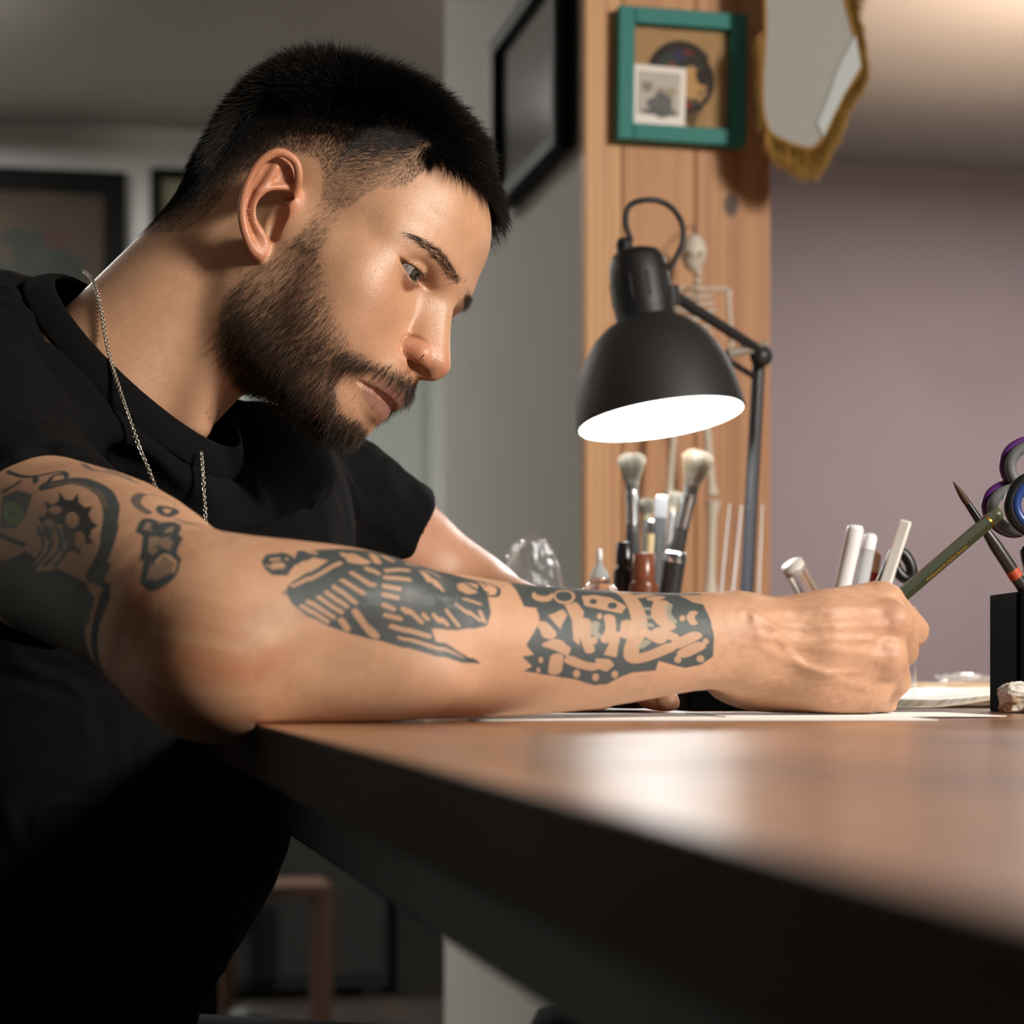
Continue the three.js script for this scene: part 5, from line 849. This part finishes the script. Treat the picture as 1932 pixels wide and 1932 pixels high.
    d.fill([[950, 520], [1000, 535], [955, 765], [840, 740]], skin); d.bars([[1060, 460, 1055, 550]], 50, skin); d.fill([[770, 775], [900, 780], [935, 830], [870, 885], [760, 860]], skin); d.stroke([[545, 790], [640, 830], [750, 850]], 38, skin);
    for (const [x, y, r] of [[600, 905, 32], [770, 930, 30], [940, 905, 30], [285, 790, 30], [260, 880, 24], [1500, 775, 32], [1700, 765, 34], [1755, 605, 28], [1550, 410, 26]]) d.dot(x, y, r, skin);
    d.bars([[430, 775, 412, 880]], 44, skin); d.bars([[1140, 212, 1240, 182], [1275, 240, 1340, 212]], 38, skin); d.stroke([[1355, 270], [1340, 390], [1430, 480]], 48, skin); d.stroke([[1430, 290], [1420, 370], [1480, 440]], 22, 'rgba(150,140,120,0.8)');
    d.bars([[1225, 535, 1355, 600], [1345, 520, 1465, 572]], 42, skin); d.bars([[1510, 635, 1655, 560]], 52, skin); d.bars([[1570, 715, 1680, 655]], 56, skin); d.stroke([[1650, 360], [1620, 400], [1650, 450]], 26, skin); d.bars([[1190, 330, 1250, 330], [1200, 400, 1260, 400], [1210, 460, 1270, 470]], 22, 'rgba(150,140,120,0.8)'); d.bars([[1180, 660, 1230, 620]], 26, 'rgba(150,140,120,0.8)');
  }
  { // designs on the upper arm
    const d = art(layout(190, 1060, [334.823, 63.938, 42.446, -40.725, 27.488, -51.214, 9.201, -20.8, -2.737, 21.335], [0.443, -0.758, 0.761, -0.183, -0.235, -0.119, 0.097, 0.251, -0.52, 0.465]), 0, 840, 4.293);
    d.fill([[-60, 1000], [0, 960], [150, 900], [210, 850], [270, 900], [300, 1040], [480, 1010], [700, 1120], [755, 1250], [720, 1500], [690, 1850], [-60, 1500]], ink2); d.fill([[800, 1180], [840, 1150], [890, 1240], [830, 1480], [780, 1800], [700, 1900], [770, 1400]], ink2);
    d.stroke([[400, 320], [640, 300], [820, 380], [900, 520], [880, 720], [810, 900], [740, 1050]], 62, ink); d.stroke([[430, 310], [620, 318], [800, 400], [865, 520]], 20, 'rgba(120,100,80,0.6)'); d.stroke([[720, 1030], [850, 1150]], 30, ink);
    d.stroke([[0, 250], [250, 245], [530, 212], [570, 265]], 20, ink); d.dot(305, 268, 32, ink); d.stroke([[400, 320], [460, 250], [540, 235]], 18, ink);
    const sp = []; for (let i = 0; i < 44; i++) { const t = i / 44 * 6.2832, r = (i % 4 === 0 ? 265 : 205); sp.push([540 + r * 0.98 * Math.cos(t), 640 + r * Math.sin(t)]); } d.fill(sp, ink2);
    for (const [x, y, rx, ry] of [[452, 508, 56, 32], [585, 592, 58, 62], [640, 752, 48, 70], [392, 612, 44, 40], [470, 670, 50, 50], [525, 790, 40, 46], [430, 760, 40, 60]]) d.dot(x, y, rx, skin, ry);
    for (const [x0, x1] of [[300, 260], [370, 300], [450, 360], [505, 450]]) d.stroke([[x0, 650], [x0 + 40, 800], [x1, 980]], 17, ink);
    d.fill([[0, 440], [130, 360], [270, 380], [200, 560], [120, 670], [0, 690]], ink); d.dot(100, 550, 86, 'rgb(88,120,48)', 96); d.dot(105, 550, 16, ink2); d.stroke([[0, 400], [150, 290]], 22, ink); d.stroke([[0, 740], [120, 780], [200, 800]], 18, ink);
    d.fill([[1140, 700], [1180, 620], [1280, 620], [1440, 650], [1435, 760], [1385, 880], [1400, 1040], [1280, 1105], [1120, 1130], [1128, 980], [1165, 880]], 'rgba(95,90,80,0.55)'); d.fill([[1190, 880], [1280, 820], [1380, 900], [1300, 930], [1180, 960]], ink);
    d.stroke([[1140, 700], [1180, 620], [1270, 640], [1250, 720], [1180, 720], [1160, 880], [1128, 980], [1125, 1125], [1280, 1105], [1400, 1040], [1385, 880], [1435, 760], [1440, 650], [1330, 670], [1300, 740], [1400, 740]], 26, ink); d.stroke([[1230, 940], [1300, 900], [1370, 960], [1380, 1030]], 14, skin);
    d.stroke([[1290, 500], [1410, 500], [1370, 570], [1295, 550], [1290, 500]], 26, ink); d.stroke([[1120, 410], [1085, 470], [1130, 520], [1190, 555]], 34, 'rgba(70,70,68,0.75)'); d.stroke([[1110, 415], [1250, 390], [1400, 440]], 12, grey); d.stroke([[1440, 600], [1540, 620], [1650, 620]], 16, grey);
    d.stroke([[690, 95], [760, 190], [900, 220], [1080, 285]], 24, grey); d.bars([[820, 120, 900, 200], [880, 140, 960, 230], [940, 170, 1030, 250]], 14, grey);
  }
});
const skinHead = new THREE.MeshPhysicalMaterial({ color: 0xffffff, vertexColors: true, roughness: 0.4, specularIntensity: 1.0, bumpMap: poreBump, bumpScale: 0.00028, sheen: 0.15, sheenColor: new THREE.Color(0.6, 0.3, 0.2), sheenRoughness: 0.5 });
const armBump = poreBump.clone(); armBump.repeat.set(ARM_LEN / 45, 6);
const skinArm = new THREE.MeshPhysicalMaterial({ color: 0xffffff, roughness: 0.5, specularIntensity: 0.9, map: armTex, bumpMap: armBump, bumpScale: 0.0002, sheen: 0.15, sheenColor: new THREE.Color(0.6, 0.3, 0.2), sheenRoughness: 0.5 });
const man = thing('person', 'bearded man in a black t-shirt leaning over the desk drawing', 'person', V(0, 0, 0));
const bodyGeo = mergeGeometries([headGeo, armGeo, farGeo], true);
bodyGeo.groups.forEach((g, i) => { g.materialIndex = i === 1 ? 1 : 0; });
const body = part('body', bodyGeo, [skinHead, skinArm], man);
// eyes
{
  const tex = canvasTex(512, 256, (c, w, h) => { c.fillStyle = '#8f8885'; c.fillRect(0, 0, w, h); for (let i = 0; i < 90; i++) { c.strokeStyle = `rgba(190,110,100,${0.05 + rnd() * 0.12})`; c.lineWidth = 0.6; c.beginPath(); const x = rnd() * w, y = rnd() * h; c.moveTo(x, y); c.lineTo(x + (rnd() - 0.5) * 40, y + (rnd() - 0.5) * 30); c.stroke(); } const X = w / 2, Y = h / 2; const ring = (rx, col) => { c.fillStyle = col; c.beginPath(); c.ellipse(X, Y, rx * w / 6.2832, rx * h / 3.1416, 0, 0, 7); c.fill(); }; ring(0.5, '#15140f'); ring(0.46, '#2f2f26'); for (let i = 0; i < 120; i++) { const a = rnd() * 6.28; c.strokeStyle = ['#4b4a3a', '#24241d', '#5a543e'][i % 3]; c.lineWidth = 1.2; c.beginPath(); c.moveTo(X + Math.cos(a) * 0.2 * w / 6.2832, Y + Math.sin(a) * 0.2 * h / 3.1416); c.lineTo(X + Math.cos(a) * 0.44 * w / 6.2832, Y + Math.sin(a) * 0.44 * h / 3.1416); c.stroke(); } ring(0.19, '#060606'); });  // eye white painted grey to carry the shade of lid and lashes
  for (const s of [1, -1]) {
    const g = new THREE.SphereGeometry(EYE_R, 64, 48), m = new THREE.Matrix4().makeRotationY(Math.PI), look = V(1, -0.16, s > 0 ? 0.12 : 0.02).normalize();       // the sphere's u = 0.5 looks along +x
    g.applyMatrix4(m.makeRotationFromQuaternion(new THREE.Quaternion().setFromUnitVectors(V(1, 0, 0), look))); g.translate(EYE_C[0], EYE_C[1], s * EYE_C[2]); g.applyMatrix4(HEAD.m);
    const eye = part('eye', g, std(0xffffff, 0.25, { map: tex }), man);
    const cg = new THREE.SphereGeometry(7.9, 32, 16, 0, 6.2832, 0, 0.82).rotateZ(-Math.PI / 2).translate(5.0, 0, 0).applyQuaternion(new THREE.Quaternion().setFromUnitVectors(V(1, 0, 0), look)).translate(EYE_C[0], EYE_C[1], s * EYE_C[2]).applyMatrix4(HEAD.m);
    part('cornea', cg, std(0xffffff, 0.02, { transmission: 1, thickness: 0, ior: 1.38 }), eye);
  }
}
// hair
{
  const H = growHair(), bends = { hair: ['top', 0.22], beard: ['beard', 0.3], eyebrows: ['brow', 0.25], eyelashes: ['lash', 0.5] };
  for (const k in bends) man.add(strands(k, H[bends[k][0]], hairMat, bends[k][1]));

  // cut hairs on the neck and fine hair on the arm
  reseed(3); const S = sampler(headLocal), clip = [];
  for (let i = 0; i < 400000 && clip.length < 70; i++) { const q = S.pick(), w = V(q[0], q[1], q[2]).applyMatrix4(HEAD.m), x = 966 + FOCAL * w.x / -w.z, y = HORIZON - FOCAL * (w.y - EYE) / -w.z; if (q[2] < 5 || q[1] > -95 || q[1] < -150 || q[0] < -2 || q[0] > 45) continue; const e = ((q[0] - 20) / 14) ** 2 + ((q[1] + 118) / 10) ** 2; if (e > 1) continue; clip.push({ p: w, d: headDir([rr(-1, 1), rr(-1, 1), rr(-.4, .4)]).normalize(), side: V(0, 1, 0), len: rr(0.0015, 0.0034), w: 0.00012, tint: [0.012, 0.01, 0.009] }); }
  if (clip.length) man.add(strands('cut_hairs', clip, hairMat, 0.1, 2));
}
// shirt with a ribbed collar
const COLLAR = (() => {
  const C = at(272, 690, 1.442), M = V(0.055, -0.058, 0.022), m = V(-0.018, -0.004, 0.076), n = m.clone().cross(M).normalize(); if (n.y < 0) n.negate();
  return { C, M, m, n, ring: (t, s, lift, sag = 0) => C.clone().addScaledVector(M, Math.cos(t) * s).addScaledVector(m, Math.sin(t) * s).addScaledVector(n, lift - sag) };
})();
const shirtFull = (() => {
  const R2 = []; for (let i = 0; i <= 28; i++) { const p = COLLAR.ring(i / 28 * 2 * Math.PI, 1.2, -0.013); R2.push([p.x * 1000, (p.y - EYE) * 1000, p.z * 1000, 7]); }
  const C = [COLLAR.C.x * 1000, (COLLAR.C.y - EYE) * 1000, COLLAR.C.z * 1000], Mu = COLLAR.M.clone().normalize(), mu = COLLAR.m.clone().addScaledVector(Mu, -COLLAR.m.dot(Mu)), ml = mu.length() * 1000, Ml = COLLAR.M.length() * 1000; mu.normalize(); const n = COLLAR.n;
  return (x, y, z) => {
    let d = shirtSdf(x, y, z);
    const qx = x - C[0], qy = y - C[1], qz = z - C[2], h = qx * n.x + qy * n.y + qz * n.z;
    if (Math.abs(h) < 90 && d < 80 && qx * qx + qy * qy + qz * qz < 40000) {
      d = smin(d, chain(x, y, z, R2), 26);
      const e = (Math.hypot((qx * Mu.x + qy * Mu.y + qz * Mu.z) / (Ml * 1.09), (qx * mu.x + qy * mu.y + qz * mu.z) / (ml * 1.09)) - 1) * 68;
      d = smax(d, -Math.max(e, -h - 60), 3);
      if (e < 70) d = smax(d, h + 9 + 0.5 * Math.max(e - 4, 0) - 4 * Math.max(e - 30, 0), 8);
    }
    // folds: creases that run from the shoulder, and drapes down the chest
    if (d > -14 && d < 14) {
      const c = x * 0.8 + y * 0.6, w = n3(x * 0.011, y * 0.011, z * 0.009);
      d += 2.0 * n3(c * 0.028 + w, (y - x) * 0.007, z * 0.012) + 1.1 * (1 - Math.abs(n3(x * 0.03 + w, y * 0.006 - x * 0.004, z * 0.016)) * 2);
    }
    return d;
  };
})();
const fabricBump = dataTex(128, 128, (u, v) => { const q = 128 + 60 * Math.sin(u * 6.2832 * 16) * Math.sin(v * 6.2832 * 16) + 30 * n3(u * 20, v * 20, 3); return [q, q, q]; }, false);
const cotton = std(0x060607, 0.9, { specularIntensity: 0.3, sheen: 0.3, sheenColor: new THREE.Color(0.03, 0.03, 0.036), sheenRoughness: 0.6, bumpMap: fabricBump, bumpScale: 0.0002 });
{
  const g = polygonize(shirtFull, [-540, -430, -1760], [60, 320, -1150], SHIRT_CELL, 3.5), p = g.attributes.position, uv = new Float32Array(p.count * 2); for (let i = 0; i < p.count; i++) { uv[i * 2] = (p.getX(i) - 0.7 * p.getZ(i)) / 14; uv[i * 2 + 1] = p.getY(i) / 14; }
  g.setAttribute('uv', new THREE.BufferAttribute(uv, 2)); g.applyMatrix4(toWorld);
  const shirt = part('t_shirt', g, cotton, man);
  // collar band: ribbed knit
  const N = 420, K = 10, P = [], I = [];
  for (let i = 0; i <= N; i++) { const t = i / N * 2 * Math.PI, rib = i % 2 ? 0.00022 : -0.00022; for (let k = 0; k < K; k++) { const a = k / K * 2 * Math.PI, w = Math.cos(a), h = Math.sin(a), s = 1.085 + 0.085 * w + (h * 0.0022 + (h > 0.2 ? rib : 0)) / 0.075, q = COLLAR.ring(t, s, -0.004 - 0.0085 * w + 0.0016 * h); P.push(q.x, q.y, q.z); } }
  for (let i = 0; i < N; i++) for (let k = 0; k < K; k++) { const a = i * K + k, b = i * K + (k + 1) % K; I.push(a, b, a + K, b, b + K, a + K); }
  const cg = new THREE.BufferGeometry(); cg.setAttribute('position', new THREE.Float32BufferAttribute(P, 3)); cg.setIndex(I); cg.computeVertexNormals();
  part('collar', cg, std(0x060606, 0.9, { specularIntensity: 0.3, sheen: 0.3, sheenColor: new THREE.Color(0.03, 0.03, 0.036), side: THREE.DoubleSide }), shirt);
}
// trousers and the stool that carries him, below the frame
{
  const hip = V(-0.36, 0.50, -1.45), g = [], cloth = std(0x0b0b0d, 0.85);
  for (const s of [-1, 1]) { const h = hip.clone().add(V(0.02, -0.03, s * 0.09)), kn = V(0.08, 0.44, -1.45 + s * 0.13), ft = V(0.1, 0.09, -1.45 + s * 0.15); g.push(new THREE.CapsuleGeometry(0.075, h.distanceTo(kn), 8, 20).applyQuaternion(new THREE.Quaternion().setFromUnitVectors(V(0, 1, 0), kn.clone().sub(h).normalize())).translate((h.x + kn.x) / 2, (h.y + kn.y) / 2, (h.z + kn.z) / 2), new THREE.CapsuleGeometry(0.055, kn.distanceTo(ft), 8, 20).applyQuaternion(new THREE.Quaternion().setFromUnitVectors(V(0, 1, 0), ft.clone().sub(kn).normalize())).translate((kn.x + ft.x) / 2, (kn.y + ft.y) / 2, (kn.z + ft.z) / 2)); part('shoe', box(0.26, 0.08, 0.1, 0.03), std(0x101010, 0.5), man).position.set(0.15, 0.04, -1.45 + s * 0.15); }
  g.push(new THREE.SphereGeometry(0.15, 24, 16).scale(1, 0.75, 1.15).translate(hip.x, hip.y, hip.z));
  part('trousers', mergeGeometries(g), cloth, man);
  const st = thing('stool', 'low black stool under the man', 'stool', V(hip.x, 0, hip.z)); part('seat', lathe([[0, 0.34], [0.17, 0.34], [0.18, 0.355], [0.17, 0.382], [0, 0.388]], 48), std(0x0a0a0a, 0.6), st); for (let i = 0; i < 4; i++) { const a = i * 1.571 + 0.785; part('leg', rod(V(0.12 * Math.cos(a), 0.345, 0.12 * Math.sin(a)), V(0.18 * Math.cos(a), 0.001, 0.18 * Math.sin(a)), 0.013), metal(0x1a1a1a), st); }
}
// necklace: a fine curb chain
{
  const link = new THREE.TorusGeometry(0.0011, 0.00034, 6, 12).scale(1, 1.35, 1), geos = [];
  const run = (pts) => { const c = new THREE.CatmullRomCurve3(pts), L = c.getLength(), n = Math.floor(L / 0.00175); for (let i = 0; i < n; i++) { const p = c.getPointAt(i / n), d = c.getTangentAt(i / n); const q = new THREE.Quaternion().setFromUnitVectors(V(0, 1, 0), d), r = new THREE.Quaternion().setFromAxisAngle(V(0, 1, 0), (i % 2 ? 0.75 : -0.75) + 0.4); geos.push(link.clone().applyQuaternion(r).applyQuaternion(q).translate(p.x, p.y, p.z)); } };
  run(NECKLACE_A.map((a) => at(...a))); run(NECKLACE_B.map((a) => at(...a)));
  part('necklace', mergeGeometries(geos), metal(0xd8d2c8, 0.22), man, 'thin silver chain necklace');
  const r = new THREE.TorusGeometry(4.0, 0.34, 8, 32).applyQuaternion(new THREE.Quaternion().setFromUnitVectors(V(0, 0, 1), V(0.8, 0.3, -0.5).normalize())).translate(106.2, -26.2, 13.6).applyMatrix4(HEAD.m); part('nose_ring', r, metal(0xc9a878, 0.2), man, 'small thin gold nose ring');
}
shade(man);
renderer.render(scene, camera);
